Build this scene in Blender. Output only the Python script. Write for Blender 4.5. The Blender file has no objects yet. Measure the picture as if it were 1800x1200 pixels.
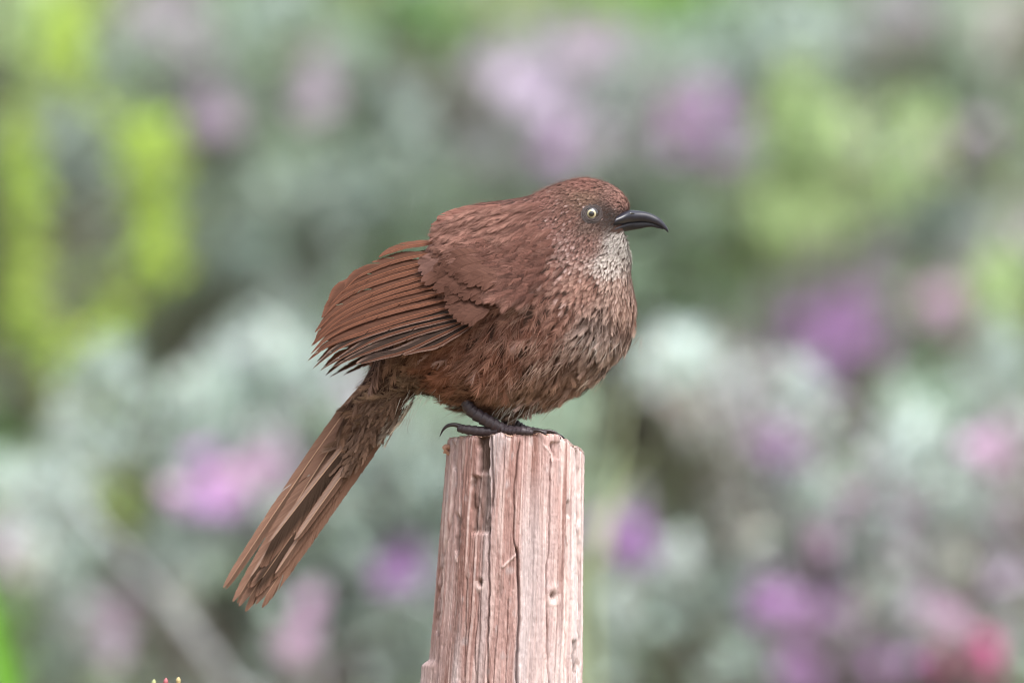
import bpy, math, random
import numpy as np
from mathutils import Vector

rng = np.random.default_rng(7)
random.seed(7)
scene = bpy.context.scene
col = scene.collection

# ------------------------------------------------------------------ camera
PX = 0.00025            # metres per photograph pixel in the plane of the bird
DIST = 5.0              # camera to bird
CAMZ = 1.15
cam_data = bpy.data.cameras.new('camera')
cam = bpy.data.objects.new('camera', cam_data)
col.objects.link(cam)
cam.location = (0, -DIST, CAMZ)
cam.rotation_euler = (math.radians(90), 0, 0)
cam_data.lens = 400
cam_data.sensor_width = 36
cam_data.clip_start = 0.1
cam_data.clip_end = 3000
cam_data.dof.use_dof = True
cam_data.dof.focus_distance = DIST - 0.018
cam_data.dof.aperture_fstop = 7.2
scene.camera = cam

# ------------------------------------------------------------------ sky
SUN_EL, SUN_AZ = 62, 35          # azimuth: degrees to the right of the direction towards the camera
world = bpy.data.worlds.new('World')
scene.world = world
world.use_nodes = True
wn = world.node_tree
wn.nodes.clear()
sky = wn.nodes.new('ShaderNodeTexSky')
sky.sky_type = 'NISHITA'
sky.sun_disc = False
sky.sun_elevation = math.radians(SUN_EL)
sky.sun_rotation = math.radians(180 - SUN_AZ)
sky.air_density = 1.0
sky.dust_density = 6.0
sky.ozone_density = 1.0
hsv = wn.nodes.new('ShaderNodeHueSaturation')
hsv.inputs['Saturation'].default_value = 0.35
bg = wn.nodes.new('ShaderNodeBackground')
bg.inputs['Strength'].default_value = 0.15
wo = wn.nodes.new('ShaderNodeOutputWorld')
wn.links.new(sky.outputs[0], hsv.inputs['Color'])
wn.links.new(hsv.outputs[0], bg.inputs['Color'])
wn.links.new(bg.outputs[0], wo.inputs['Surface'])

# ------------------------------------------------------------------ sun behind thin cloud
sd = bpy.data.lights.new('sun', 'SUN')
sd.energy = 1.5
sd.angle = math.radians(24)
sd.color = (1.0, 0.96, 0.91)
sun = bpy.data.objects.new('sun', sd)
col.objects.link(sun)
_el, _az = math.radians(SUN_EL), math.radians(SUN_AZ)
to_sun = Vector((math.cos(_el) * math.sin(_az), -math.cos(_el) * math.cos(_az), math.sin(_el)))
sun.rotation_euler = to_sun.to_track_quat('Z', 'Y').to_euler()
sun.location = (2, -3, 6)

# ------------------------------------------------------------------ picture
scene.view_settings.view_transform = 'Standard'
scene.view_settings.look = 'None'
scene.view_settings.gamma = 1.0
scene.view_settings.use_curve_mapping = False
scene.view_settings.exposure = 1.12
scene.render.engine = 'CYCLES'
scene.cycles.use_denoising = True
scene.cycles.pixel_filter_type = 'BLACKMAN_HARRIS'
scene.cycles.filter_width = 1.1
scene.cycles.max_bounces = 8
scene.cycles.diffuse_bounces = 4

# ================================================================== helpers
def lin(c):
    c = np.asarray(c, float) / 255.0
    return np.where(c <= 0.04045, c / 12.92, ((c + 0.055) / 1.055) ** 2.4)

def P(px, py, yp=0.0):
    """photograph pixel + depth (in pixels, away from the camera) -> world point"""
    px, py, yp = np.broadcast_arrays(np.asarray(px, float), np.asarray(py, float), np.asarray(yp, float))
    Y = yp * PX
    k = (DIST + Y) / DIST
    return np.stack([(px - 900) * PX * k, Y, CAMZ - (py - 600) * PX * k], -1)

def PY(px, py, Y):
    return P(px, py, np.asarray(Y, float) / PX)

def unit(v):
    return v / np.maximum(np.linalg.norm(v, axis=-1, keepdims=True), 1e-12)

def _hash(ix, iy, seed):
    h = (ix.astype(np.int64) * 374761393 + iy.astype(np.int64) * 668265263 + seed * 1442695041) & 0xFFFFFFFF
    h = ((h ^ (h >> 13)) * 1274126177) & 0xFFFFFFFF
    return ((h ^ (h >> 16)) & 0xFFFFFF) / float(0xFFFFFF)

def vn(x, y, seed=0):
    """2-D value noise in -1..1"""
    x, y = np.broadcast_arrays(np.asarray(x, float), np.asarray(y, float))
    ix, iy = np.floor(x), np.floor(y)
    fx, fy = x - ix, y - iy
    fx, fy = fx * fx * (3 - 2 * fx), fy * fy * (3 - 2 * fy)
    a, b = _hash(ix, iy, seed), _hash(ix + 1, iy, seed)
    c, d = _hash(ix, iy + 1, seed), _hash(ix + 1, iy + 1, seed)
    return 2 * ((a * (1 - fx) + b * fx) * (1 - fy) + (c * (1 - fx) + d * fx) * fy) - 1

def sstep(a, b, x):
    t = np.clip((x - a) / (b - a), 0, 1)
    return t * t * (3 - 2 * t)

ORG = {}

def link(o, parent=None):
    col.objects.link(o)
    if parent is not None:
        o.parent = parent
        ORG[o.name] = ORG[parent.name]
    return o

def thing(name, label, cat, loc, group=None):
    o = bpy.data.objects.new(name, None)
    o.empty_display_size = 0.02
    link(o)
    o.location = loc
    o['label'] = label
    o['category'] = cat
    if group:
        o['group'] = group
    ORG[o.name] = np.array(loc, float)
    return o

def mk(name, verts, faces, mat, parent=None, cols=None, smooth=True, kind=None):
    """one mesh object; faces = list of int arrays (n,3) or (n,4)"""
    verts = np.asarray(verts, float).reshape(-1, 3)
    if parent is not None:
        verts = verts - ORG[parent.name]
    me = bpy.data.meshes.new(name)
    faces = [np.asarray(f, np.int32) for f in faces if len(f)]
    loops = np.concatenate([f.ravel() for f in faces])
    tot = np.concatenate([np.full(len(f), f.shape[1], np.int32) for f in faces])
    start = np.concatenate([[0], np.cumsum(tot)[:-1]]).astype(np.int32)
    me.vertices.add(len(verts))
    me.vertices.foreach_set('co', verts.astype(np.float32).ravel())
    me.loops.add(len(loops))
    me.loops.foreach_set('vertex_index', loops)
    me.polygons.add(len(tot))
    me.polygons.foreach_set('loop_start', start)
    me.polygons.foreach_set('loop_total', tot)
    me.polygons.foreach_set('use_smooth', np.full(len(tot), smooth))
    if cols is not None:
        c = np.ones((len(verts), 4), np.float32)
        c[:, :3] = np.clip(np.asarray(cols).reshape(-1, 3), 0, 1)
        at = me.color_attributes.new('Col', 'FLOAT_COLOR', 'POINT')
        at.data.foreach_set('color', c.ravel())
    me.update(calc_edges=True)
    me.materials.append(mat)
    o = bpy.data.objects.new(name, me)
    link(o, parent)
    if parent is None:
        ORG[o.name] = np.zeros(3)
    if kind:
        o['kind'] = kind
    return o

def grid_faces(nu, nv, wrap=False):
    u = np.arange(nu - 1)[:, None]
    v = np.arange(nv if wrap else nv - 1)[None, :]
    v2 = (v + 1) % nv
    return np.stack(np.broadcast_arrays(u * nv + v, u * nv + v2, (u + 1) * nv + v2, (u + 1) * nv + v), -1).reshape(-1, 4)

def catmull(pts, n):
    pts = np.asarray(pts, float)
    m = len(pts)
    t = np.linspace(0, m - 1, n)
    return cat_at(pts, t)

def cat_at(pts, t):
    m = len(pts)
    t = np.clip(t, 0, m - 1 - 1e-9)
    i = np.floor(t).astype(int)
    f = (t - i)[..., None]
    p0, p1, p2, p3 = (pts[np.clip(i + k, 0, m - 1)] for k in (-1, 0, 1, 2))
    return 0.5 * (2 * p1 + (p2 - p0) * f + (2 * p0 - 5 * p1 + 4 * p2 - p3) * f ** 2 + (3 * p1 - p0 - 3 * p2 + p3) * f ** 3)

def tube(pts, rad, n=24, seg=12, ripple=0.0, nrip=0, flat=1.0):
    """closed tapered tube through control points; returns verts, faces"""
    c = catmull(pts, n)
    r = catmull(np.asarray(rad, float)[:, None], n)[:, 0]
    if ripple:
        ph = np.linspace(0, nrip, n) % 1.0
        r = r * (1 + ripple * (1 - ph))
    tg = unit(np.gradient(c, axis=0))
    ref = np.array([0.0, 1.0, 0.0])
    if abs(tg[0] @ ref) > 0.9:
        ref = np.array([1.0, 0, 0])
    a = unit(np.cross(tg, ref))
    b = np.cross(tg, a)
    th = np.linspace(0, 2 * np.pi, seg, endpoint=False)
    v = c[:, None] + r[:, None, None] * (np.cos(th)[None, :, None] * a[:, None] + flat * np.sin(th)[None, :, None] * b[:, None])
    v = np.concatenate([v.reshape(-1, 3), c[:1] - tg[:1] * r[0] * .3, c[-1:] + tg[-1:] * r[-1] * .3])
    k = n * seg
    s = np.arange(seg)
    s2 = (s + 1) % seg
    caps = np.concatenate([np.stack([np.full(seg, k), s2, s], -1), np.stack([np.full(seg, k + 1), (n - 1) * seg + s, (n - 1) * seg + s2], -1)])
    return v, [grid_faces(n, seg, True), caps]

def join(parts):
    vs, q, t, cs, off = [], [], [], [], 0
    for p in parts:
        v, fs = p[0], p[1]
        vs.append(v)
        if len(p) > 2:
            cs.append(p[2])
        for f in fs:
            (q if f.shape[1] == 4 else t).append(f + off)
        off += len(v)
    fs = ([np.concatenate(q)] if q else []) + ([np.concatenate(t)] if t else [])
    return (np.concatenate(vs), fs, np.concatenate(cs)) if cs else (np.concatenate(vs), fs)

# ================================================================== materials
def material(name, color=None, rough=0.6, spec=0.3, attr=False, noise=0.0, nscale=100.0, nstretch=(1, 1, 1), bump=0.0,
             trans=0.0, coat=0.0, sheen=0.0):
    m = bpy.data.materials.new(name)
    m.use_nodes = True
    nt = m.node_tree
    b = nt.nodes['Principled BSDF']
    b.inputs['Roughness'].default_value = rough
    b.inputs['Specular IOR Level'].default_value = spec
    b.inputs['Coat Weight'].default_value = coat
    b.inputs['Coat Roughness'].default_value = 0.05
    b.inputs['Sheen Weight'].default_value = sheen
    if attr:
        a = nt.nodes.new('ShaderNodeVertexColor')
        a.layer_name = 'Col'
        src = a.outputs['Color']
    else:
        a = nt.nodes.new('ShaderNodeRGB')
        a.outputs[0].default_value = (*color, 1)
        src = a.outputs[0]
    if noise or bump:
        tc = nt.nodes.new('ShaderNodeTexCoord')
        mp = nt.nodes.new('ShaderNodeMapping')
        mp.inputs['Scale'].default_value = nstretch
        nt.links.new(tc.outputs['Object'], mp.inputs['Vector'])
        nz = nt.nodes.new('ShaderNodeTexNoise')
        nz.inputs['Scale'].default_value = nscale
        nz.inputs['Detail'].default_value = 6
        nz.inputs['Roughness'].default_value = 0.65
        nt.links.new(mp.outputs[0], nz.inputs['Vector'])
        if noise:
            mr = nt.nodes.new('ShaderNodeMapRange')
            mr.inputs['From Min'].default_value = 0.25
            mr.inputs['From Max'].default_value = 0.75
            mr.inputs['To Min'].default_value = 1 - noise
            mr.inputs['To Max'].default_value = 1 + noise
            nt.links.new(nz.outputs['Fac'], mr.inputs['Value'])
            mx = nt.nodes.new('ShaderNodeVectorMath')
            mx.operation = 'SCALE'
            nt.links.new(src, mx.inputs[0])
            nt.links.new(mr.outputs[0], mx.inputs['Scale'])
            src = mx.outputs[0]
        if bump:
            bp = nt.nodes.new('ShaderNodeBump')
            bp.inputs['Strength'].default_value = bump
            bp.inputs['Distance'].default_value = 0.0004
            nt.links.new(nz.outputs['Fac'], bp.inputs['Height'])
            nt.links.new(bp.outputs[0], b.inputs['Normal'])
    nt.links.new(src, b.inputs['Base Color'])
    if trans:
        tr = nt.nodes.new('ShaderNodeBsdfTranslucent')
        nt.links.new(src, tr.inputs['Color'])
        ms = nt.nodes.new('ShaderNodeMixShader')
        ms.inputs[0].default_value = trans
        out = nt.nodes['Material Output']
        nt.links.new(b.outputs[0], ms.inputs[1])
        nt.links.new(tr.outputs[0], ms.inputs[2])
        nt.links.new(ms.outputs[0], out.inputs['Surface'])
    return m

M_FEATHER = material('plumage', attr=True, rough=0.75, spec=0.15, noise=0.18, nscale=1500, trans=0.12)
M_VANE = material('flight_feather_vane', attr=True, rough=0.7, spec=0.08, noise=0.15, nscale=2500, trans=0.10)
M_SKIN = material('bird_skin', lin((56, 42, 37)), rough=0.9, spec=0.1, noise=0.3, nscale=900)
M_BEAK = material('beak_horn', lin((30, 31, 42)), rough=0.33, spec=0.5, noise=0.35, nscale=1200, bump=0.12)
M_LOWBEAK = material('lower_beak_horn', lin((26, 26, 33)), rough=0.55, spec=0.35, noise=0.35, nscale=1200, bump=0.12)
M_IRIS = material('iris_cream', attr=True, rough=0.25, spec=0.5, coat=1.0)
M_PUPIL = material('pupil_black', (0.004, 0.004, 0.005), rough=0.12, spec=0.5, coat=1.0)
M_LID = material('eye_ring_skin', lin((52, 43, 42)), rough=0.55, spec=0.3, noise=0.25, nscale=3000, bump=0.3)
M_LEG = material('scaly_leg', lin((52, 43, 48)), rough=0.5, spec=0.45, noise=0.4, nscale=1600, bump=0.3)
M_CLAW = material('claw_horn', lin((36, 28, 30)), rough=0.3, spec=0.5, noise=0.2, nscale=2000)
M_WOOD = material('weathered_wood', attr=True, rough=0.85, spec=0.15, noise=0.28, nscale=1100, nstretch=(1, 1, 0.12), bump=0.6)
M_LEAF = material('leaf', attr=True, rough=0.6, spec=0.25, trans=0.25)
M_PETAL = material('petal', attr=True, rough=0.6, spec=0.15, trans=0.35)
M_BARK = material('twig_bark', lin((104, 104, 92)), rough=0.9, spec=0.1, noise=0.3, nscale=120)
M_GRASS = material('grass_blade', attr=True, rough=0.5, spec=0.3, trans=0.3)
# ================================================================== ground
def ground():
    n = 60
    s = np.linspace(-1, 1, n)
    ax = np.sign(s) * (np.abs(s) ** 4) * 1500 + s * 8
    X, Y = np.meshgrid(ax, ax, indexing='ij')
    Z = 0.03 * vn(X * 0.7, Y * 0.7, 3) - 0.03
    v = np.stack([X, Y, Z], -1)
    m = bpy.data.materials.new('grassy_soil')
    m.use_nodes = True
    nt = m.node_tree
    b = nt.nodes['Principled BSDF']
    b.inputs['Roughness'].default_value = 0.95
    nz = nt.nodes.new('ShaderNodeTexNoise')
    nz.inputs['Scale'].default_value = 9
    nz.inputs['Detail'].default_value = 8
    tc = nt.nodes.new('ShaderNodeTexCoord')
    nt.links.new(tc.outputs['Object'], nz.inputs['Vector'])
    cr = nt.nodes.new('ShaderNodeValToRGB')
    cr.color_ramp.elements[0].position = 0.35
    cr.color_ramp.elements[0].color = (*lin((112, 94, 78)), 1)
    cr.color_ramp.elements[1].position = 0.62
    cr.color_ramp.elements[1].color = (*lin((122, 112, 84)), 1)
    nt.links.new(nz.outputs['Fac'], cr.inputs['Fac'])
    nt.links.new(cr.outputs[0], b.inputs['Base Color'])
    g = mk('ground', v, [grid_faces(n, n)[:, ::-1]], m, kind='structure')
    return g
ground()

# ================================================================== shrubs
LEAFCOL = {  # leaf colours; d and D are darkened to paint shade into the gaps
    's': (174, 191, 184), 'S': (196, 211, 205), 'g': (152, 172, 153), 'l': (176, 202, 96), 'L': (176, 200, 146),
    'm': (152, 190, 128), 'M': (154, 194, 104), 'o': (152, 170, 116), 'd': (136, 145, 137), 'D': (120, 134, 125),
    'p': (176, 178, 180), 'w': (194, 195, 190), 'W': (198, 212, 207), 'V': (160, 158, 166), 'P': (186, 188, 188), 'C': (170, 172, 164)}
GRID = [
    'LloppgsgomooooMMMgssppgw',
    'LlggpgopgmoopppgsssSddgw',
    'LsggdpgposmpppspVdLdDDgg',
    'lsslddgggsmppppgpsLLpLdd',
    'lssldgsssggmggggdoLmLgdo',
    'lddldssssggggggggoLLpssp',
    'lddlDssddggggggmmmMppmPL',
    'ldldDDSsgggggggggmpVpmPL',
    'dlsDDSSsggggggmWWwVVpgms',
    'mdlDSSsppgggggmmwpSmmgds',
    'mSsDsspgssdgggmoowVDWSSP',
    'WSlDsVpssssgggmoowsgppWP',
    'WWlosSSgsssgggVddwspSpsp',
    'wsssSgdssVsgggdSdsVVSpwp',
    'mppdwDsssssgggWsdsVVwsCp',
    'msdDwdsPsssgggsdDssppVCs',
]
FLOWERCOL = {'lilac': (204, 190, 214), 'violet': (182, 148, 192), 'purple': (154, 118, 170), 'pink': (206, 174, 204),
             'magenta': (194, 152, 208), 'crimson': (210, 116, 164), 'mauve': (184, 170, 188)}

def leaves(pos, d, L, W, c):
    """folded pointed leaves"""
    n = len(pos)
    d = unit(d)
    r = unit(np.cross(d, unit(rng.normal(size=(n, 3)) * .6 + np.array([0, -.3, 1.0]))))
    up = np.cross(r, d)
    L, W = L[:, None], W[:, None]
    v = np.stack([pos, pos + d * L * .5 + r * W + up * W * .35, pos + d * L * .5 - r * W + up * W * .35, pos + d * L * .48,
                  pos + d * L - up * L * .12], 1)
    cc = np.repeat(c[:, None], 5, 1)
    f = np.array([[0, 3, 1], [0, 2, 3], [1, 3, 4], [3, 2, 4]])
    return v.reshape(-1, 3), (np.arange(n)[:, None, None] * 5 + f).reshape(-1, 3), cc.reshape(-1, 3)

_fm = {}
def flower_mesh(kind):
    """five-lobed trumpet flower, about one unit wide, opening along +Z"""
    if kind in _fm:
        return _fm[kind]
    vs, fs, cs = [], [], []
    c = lin(FLOWERCOL[kind])
    rings = [(0.08, -0.9), (0.22, -0.5), (0.34, -0.1)]
    k = 10
    for r, z in rings:
        for i in range(k):
            a = 2 * math.pi * i / k
            vs.append((r * math.cos(a), r * math.sin(a), z)); cs.append(c * 0.85)
    for j in range(2):
        for i in range(k):
            fs.append((j * k + i, j * k + (i + 1) % k, (j + 1) * k + (i + 1) % k, (j + 1) * k + i))
    for p in range(5):
        o = len(vs)
        a0 = 2 * math.pi * p / 5
        for rr, aa, zz in ((0.32, -0.55, -.1), (0.32, 0.55, -.1), (0.7, -0.62, .12), (0.7, 0.62, .12), (1.0, -0.34, .02), (1.0, 0.34, .02), (0.72, 0, .04)):
            vs.append((rr * math.cos(a0 + aa), rr * math.sin(a0 + aa), zz)); cs.append(c * (1.0 if rr > .5 else .9))
        fs += [(o, o + 1, o + 6, o + 2), (o + 1, o + 3, o + 5, o + 6), (o + 2, o + 6, o + 5, o + 4)]
    me = bpy.data.meshes.new('flower')
    me.from_pydata(vs, [], fs)
    at = me.color_attributes.new('Col', 'FLOAT_COLOR', 'POINT')
    at.data.foreach_set('color', np.array([(*x, 1) for x in cs], np.float32).ravel())
    me.materials.append(M_PETAL)
    _fm[kind] = me
    return me

class Shrub:
    def __init__(self, name, label, cat, base, group=None, leaf=(0.017, 0.0052)):
        self.o = thing(name, label, cat, base, group)
        self.base = np.array(base, float)
        self.parts, self.stems, self.leaf = [], [], leaf
        self.limbs = []
        for i in range(7):
            a = 2 * math.pi * i / 7 + rng.uniform(-.3, .3)
            self.limbs.append(a)
        self.nodes = []
    def limb(self, top, r=0.009):
        b = self.base + np.array([rng.uniform(-.06, .06), rng.uniform(-.06, .06), 0.0])
        top = np.asarray(top, float)
        mid = b * .5 + top * .5 + np.array([0, 0, .06]) + rng.normal(size=3) * .03
        self.stems.append(tube([b, mid, top], [r, r * .75, r * .35], 10, 6))
        self.nodes += [mid, top, b * .2 + mid * .8, mid * .5 + top * .5]
    def clump(self, c, rad, n, color, up=1.0, size=1.0, var=0.14, el=1.0):
        c = np.asarray(c, float)
        ax = unit(np.array([rng.normal() * .5, rng.normal() * .4 - .25, 0.5 + .6 * up]))
        t = rng.uniform(-1, 1, n)
        pos = c + ax * (t * rad * 1.15 * el)[:, None] + rng.normal(size=(n, 3)) * rad * .42 / el
        d = unit(rng.normal(size=(n, 3)) * .8 + ax * .9)
        L = self.leaf[0] * size * rng.uniform(.7, 1.25, n)
        W = self.leaf[1] * size * rng.uniform(.75, 1.2, n)
        cc = lin(color) * (1 + var * rng.normal(size=(n, 1))) * (1 + .05 * rng.normal(size=(n, 3)))
        self.parts.append(leaves(pos, d, L, W, cc))
        b = c - ax * rad * 1.2
        if self.nodes:
            nd = np.array(self.nodes)
            k = np.argmin(np.linalg.norm(nd - b, axis=1))
            q = nd[k] + (b - nd[k]) * .1
        else:
            q = self.base
        m = (q + b) * .5 + np.array([0, .01, -.02])
        self.stems.append(tube([q, m, b, c + ax * rad], [.0022, .0018, .0014, .0007], 7, 4))
    def flower(self, p, kind, size):
        o = bpy.data.objects.new('flower', flower_mesh(kind))
        link(o, self.o)
        o.location = np.asarray(p) - self.base
        o.scale = (size,) * 3
        nrm = Vector((rng.normal() * .7, -1 + rng.normal() * .5, .5 + rng.normal() * .6))
        o.rotation_euler = nrm.to_track_quat('Z', 'Y').to_euler()
    def finish(self):
        v, f, c = zip(*self.parts)
        off = np.cumsum([0] + [len(x) for x in v[:-1]])
        mk('foliage', np.concatenate(v), [np.concatenate([a + b for a, b in zip(f, off)])], M_LEAF, self.o, np.concatenate(c), smooth=False, kind='stuff')
        sv, sf = join(self.stems)
        mk('stems', sv, sf, M_BARK, self.o)

def gz(x, y):
    return float(0.03 * vn(x * .7, y * .7, 3) - 0.03)

SH = {}
def shrub(key, name, label, x, y, group=None, cat='shrub', leaf=(0.017, 0.0052)):
    SH[key] = Shrub(name, label, cat, (x, y, gz(x, y) - .01), group, leaf)
shrub('A', 'silver_leaf_shrub', 'low silvery shrub with pink flowers behind the hanging tail', -.42, 3.45, 'silver-leaved flowering shrubs')
shrub('B', 'silver_leaf_shrub', 'pale silvery shrub crowded with pink and violet flowers and one crimson cluster', .44, 3.35, 'silver-leaved flowering shrubs')
shrub('C', 'grey_leaf_shrub', 'tall grey-green shrub with a few faded mauve flowers behind lime green shoots', -.35, 5.0, 'tall grey-green shrubs')
shrub('D', 'grey_leaf_shrub', 'tall grey-green shrub with lilac and violet blooms beyond the beak', .55, 5.0, 'tall grey-green shrubs')
shrub('E', 'lime_shoot_shrub', 'bright lime green upright shoots in front of grey foliage', -.56, 4.15, 'lime green shrubs', leaf=(0.017, 0.005))
shrub('F', 'lime_shoot_shrub', 'soft yellow-green leafy shrub among mauve flowers beyond the beak', .42, 4.55, 'lime green shrubs', leaf=(0.022, 0.006))
shrub('G', 'hedge_bush', 'dark olive bush forming the far backdrop behind the bird', -.5, 7.0, 'bushes of the far hedge', 'bush', (0.035, 0.012))
shrub('H', 'hedge_bush', 'dull green bush at the back beyond the violet flowers', .9, 7.1, 'bushes of the far hedge', 'bush', (0.035, 0.012))

# limbs first, so that twigs have something to spring from
for k, ztop, w in (('A', 1.0, .55), ('B', 1.0, .55), ('C', 1.55, .6), ('D', 1.55, .6), ('E', 1.45, .22), ('F', 1.4, .35), ('G', 2.0, 1.0), ('H', 2.0, 1.0)):
    s = SH[k]
    for i in range(14 if w > .3 else 9):
        s.limb(s.base + np.array([rng.uniform(-w, w), rng.uniform(-.2, .25), ztop * rng.uniform(.55, 1.0)]))
mk('branch', *tube(PY([1000, 560, 400, 290, 180, 120], [3600, 1500, 1200, 1060, 935, 860], [3.3, 2.85, 2.8, 2.8, 2.8, 2.85]),
                   [.009, .0045, .004, .0036, .003, .0015], 24, 8), material('bare_grey_bark', lin((140, 144, 148)), rough=.85, noise=.2, nscale=60), SH['A'].o)

def owner(ch, i, j):
    if ch in 'lL':
        return ('E', 4.0) if i <= 5 else ('F', 4.4)
    if ch in 'mMo' and j < 14:
        return ('G', 5.6) if i < 12 else ('H', 5.6)
    left = i < 13.2
    if j >= 9 or (j == 8 and ch in 'SsW'):
        return ('A', 3.2) if left else ('B', 3.1)
    return ('C', 4.7) if left else ('D', 4.7)

for j, row in enumerate(GRID):
    ncol = len(row)
    for i0, ch in enumerate(row):
        i = i0 * 24.0 / ncol                        # some rows are written a little finer
        w = 1800.0 / ncol
        key, Y = owner(ch, i, j)
        s = SH[key]
        nk = {'d': 2, 'D': 2}.get(ch, 6)
        for q in range(nk):
            px = i0 * w + rng.uniform(0, w)
            py = j * 75 + rng.uniform(0, 75)
            Yq = Y + rng.uniform(-.15, .25) + (.35 if ch in 'dD' else 0)
            c = PY(px, py, Yq)
            big = 1.35 if key in 'GH' else .8 if key in 'EF' else 1.0
            s.clump(c, .012 * big * (DIST + Y) / 8.5, 18, LEAFCOL[ch], size=rng.uniform(.75, 1.05), up=(3.0 if key in 'EF' else 1.0), el=(1.9 if key in 'EF' else 1.0))
        if ch in 'pPV' and rng.random() < .75:
            for q in range(2):
                px, py = i0 * w + rng.uniform(0, w), j * 75 + rng.uniform(0, 75)
                SH['B' if key == 'B' else ('A' if key == 'A' else key)].flower(PY(px, py, Y - rng.uniform(.02, .1)), 'mauve' if j < 9 else rng.choice(['lilac', 'mauve', 'pink']), rng.uniform(.009, .013))

# flower clusters one can point at: pixel, spread, how many, colour
for px, py, spr, n, kind in [
        (930, 140, 42, 12, 'lilac'), (975, 165, 35, 6, 'lilac'), (1040, 85, 45, 7, 'mauve'), (1050, 240, 40, 5, 'mauve'), (970, 245, 30, 4, 'violet'),
        (1240, 205, 40, 7, 'violet'), (1205, 185, 30, 2, 'pink'), (1290, 215, 30, 2, 'violet'), (385, 195, 34, 7, 'mauve'), (350, 200, 18, 3, 'purple'),
        (545, 150, 36, 6, 'mauve'), (300, 30, 45, 6, 'mauve'), (1480, 590, 36, 13, 'magenta'), (1440, 540, 40, 6, 'violet'), (1505, 480, 45, 6, 'mauve'),
        (1385, 640, 40, 9, 'violet'), (1345, 660, 30, 4, 'lilac'), (1450, 690, 30, 4, 'purple'), (1660, 535, 32, 9, 'pink'), (1775, 420, 30, 5, 'mauve'),
        (1700, 245, 40, 4, 'mauve'), (1375, 785, 30, 9, 'violet'), (1740, 815, 42, 8, 'pink'), (1530, 885, 36, 4, 'pink'), (1460, 945, 30, 3, 'pink'),
        (1095, 955, 36, 12, 'purple'), (1360, 1075, 32, 11, 'magenta'), (1410, 1080, 26, 6, 'violet'), (1450, 1040, 35, 5, 'violet'),
        (1690, 1125, 34, 8, 'crimson'), (1680, 1090, 20, 4, 'pink'), (1720, 1140, 18, 4, 'crimson'), (1590, 1190, 26, 6, 'magenta'), (1405, 1175, 26, 6, 'violet'),
        (1620, 1050, 30, 4, 'mauve'), (1770, 1010, 36, 5, 'lilac'), (370, 850, 34, 11, 'magenta'), (350, 840, 20, 4, 'pink'), (470, 830, 36, 7, 'pink'),
        (690, 990, 34, 9, 'purple'), (520, 1105, 34, 10, 'pink'), (160, 1085, 40, 5, 'mauve'), (200, 1130, 24, 3, 'mauve'), (25, 950, 40, 4, 'lilac'), (570, 690, 30, 3, 'lilac')]:
    if py > 700:
        key, Y = ('A', 3.0) if px < 1000 else ('B', 2.95)
    else:
        key, Y = ('C', 4.45) if px < 800 else ('D', 4.45)
    for q in range(max(2, int(round(n * .66)))):
        SH[key].flower(PY(px + rng.normal() * spr * .8, py + rng.normal() * spr * .75, Y + rng.uniform(-.10, .16)), kind, rng.uniform(.010, .014) * (DIST + Y) / 8.5)

# the rest of every shrub: its body outside the picture and behind what shows
def fill(key, n, cx, w, z0, z1, y0, y1, cols, rad, size, skip=True, nl=26):
    s = SH[key]
    made = 0
    while made < n:
        p = np.array([cx + rng.uniform(-w, w), rng.uniform(y0, y1), rng.uniform(z0, z1)])
        e = ((p[0] - cx) / w) ** 2 + max(0, (p[2] - (z0 + z1) * .5) / ((z1 - z0) * .5)) ** 2
        if e > 1.0 + .1 * rng.normal():
            made += .2
            continue
        k = DIST / (DIST + p[1])
        px, py = 900 + p[0] * k / PX, 600 - (p[2] - CAMZ) * k / PX
        if skip and -60 < px < 1860 and -60 < py < 1260:
            made += .05
            continue
        s.clump(p, rad, nl, cols[rng.integers(len(cols))], size=size)
        made += 1
SIL = [LEAFCOL['s'], LEAFCOL['S'], LEAFCOL['g']]
GRY = [LEAFCOL['g'], LEAFCOL['s'], LEAFCOL['d']]
fill('A', 240, -.50, .62, .1, 1.1, 3.05, 3.7, SIL, .05, 1.6)
fill('B', 240, .52, .62, .1, 1.1, 2.95, 3.6, SIL, .05, 1.6)
fill('C', 260, -.55, .85, .1, 1.75, 4.6, 5.4, GRY, .06, 1.9)
fill('D', 260, .75, .85, .1, 1.75, 4.6, 5.4, GRY, .06, 1.9)
fill('E', 60, -.60, .2, .1, 1.55, 3.95, 4.3, [LEAFCOL['l']], .04, 1.2)
fill('F', 60, .42, .3, .1, 1.45, 4.4, 4.7, [LEAFCOL['L']], .05, 1.3)
OLV = [(158, 184, 132), (148, 176, 132), (168, 186, 144), (156, 172, 144)]
fill('G', 560, -1.0, 1.7, .1, 2.5, 6.6, 7.3, OLV, .09, 1.6, skip=False, nl=30)
fill('H', 560, 1.1, 1.7, .1, 2.5, 6.7, 7.4, OLV, .09, 1.6, skip=False, nl=30)
# foliage behind the gaps of the grey shrubs
fill('C', 90, -.3, .55, .7, 1.65, 5.3, 5.7, [(156, 178, 148), (150, 168, 146)], .06, 1.6, skip=False)
fill('D', 90, .4, .55, .7, 1.65, 5.3, 5.7, [(162, 186, 148), (154, 172, 148)], .06, 1.6, skip=False)
for s in SH.values():
    s.finish()

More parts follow.
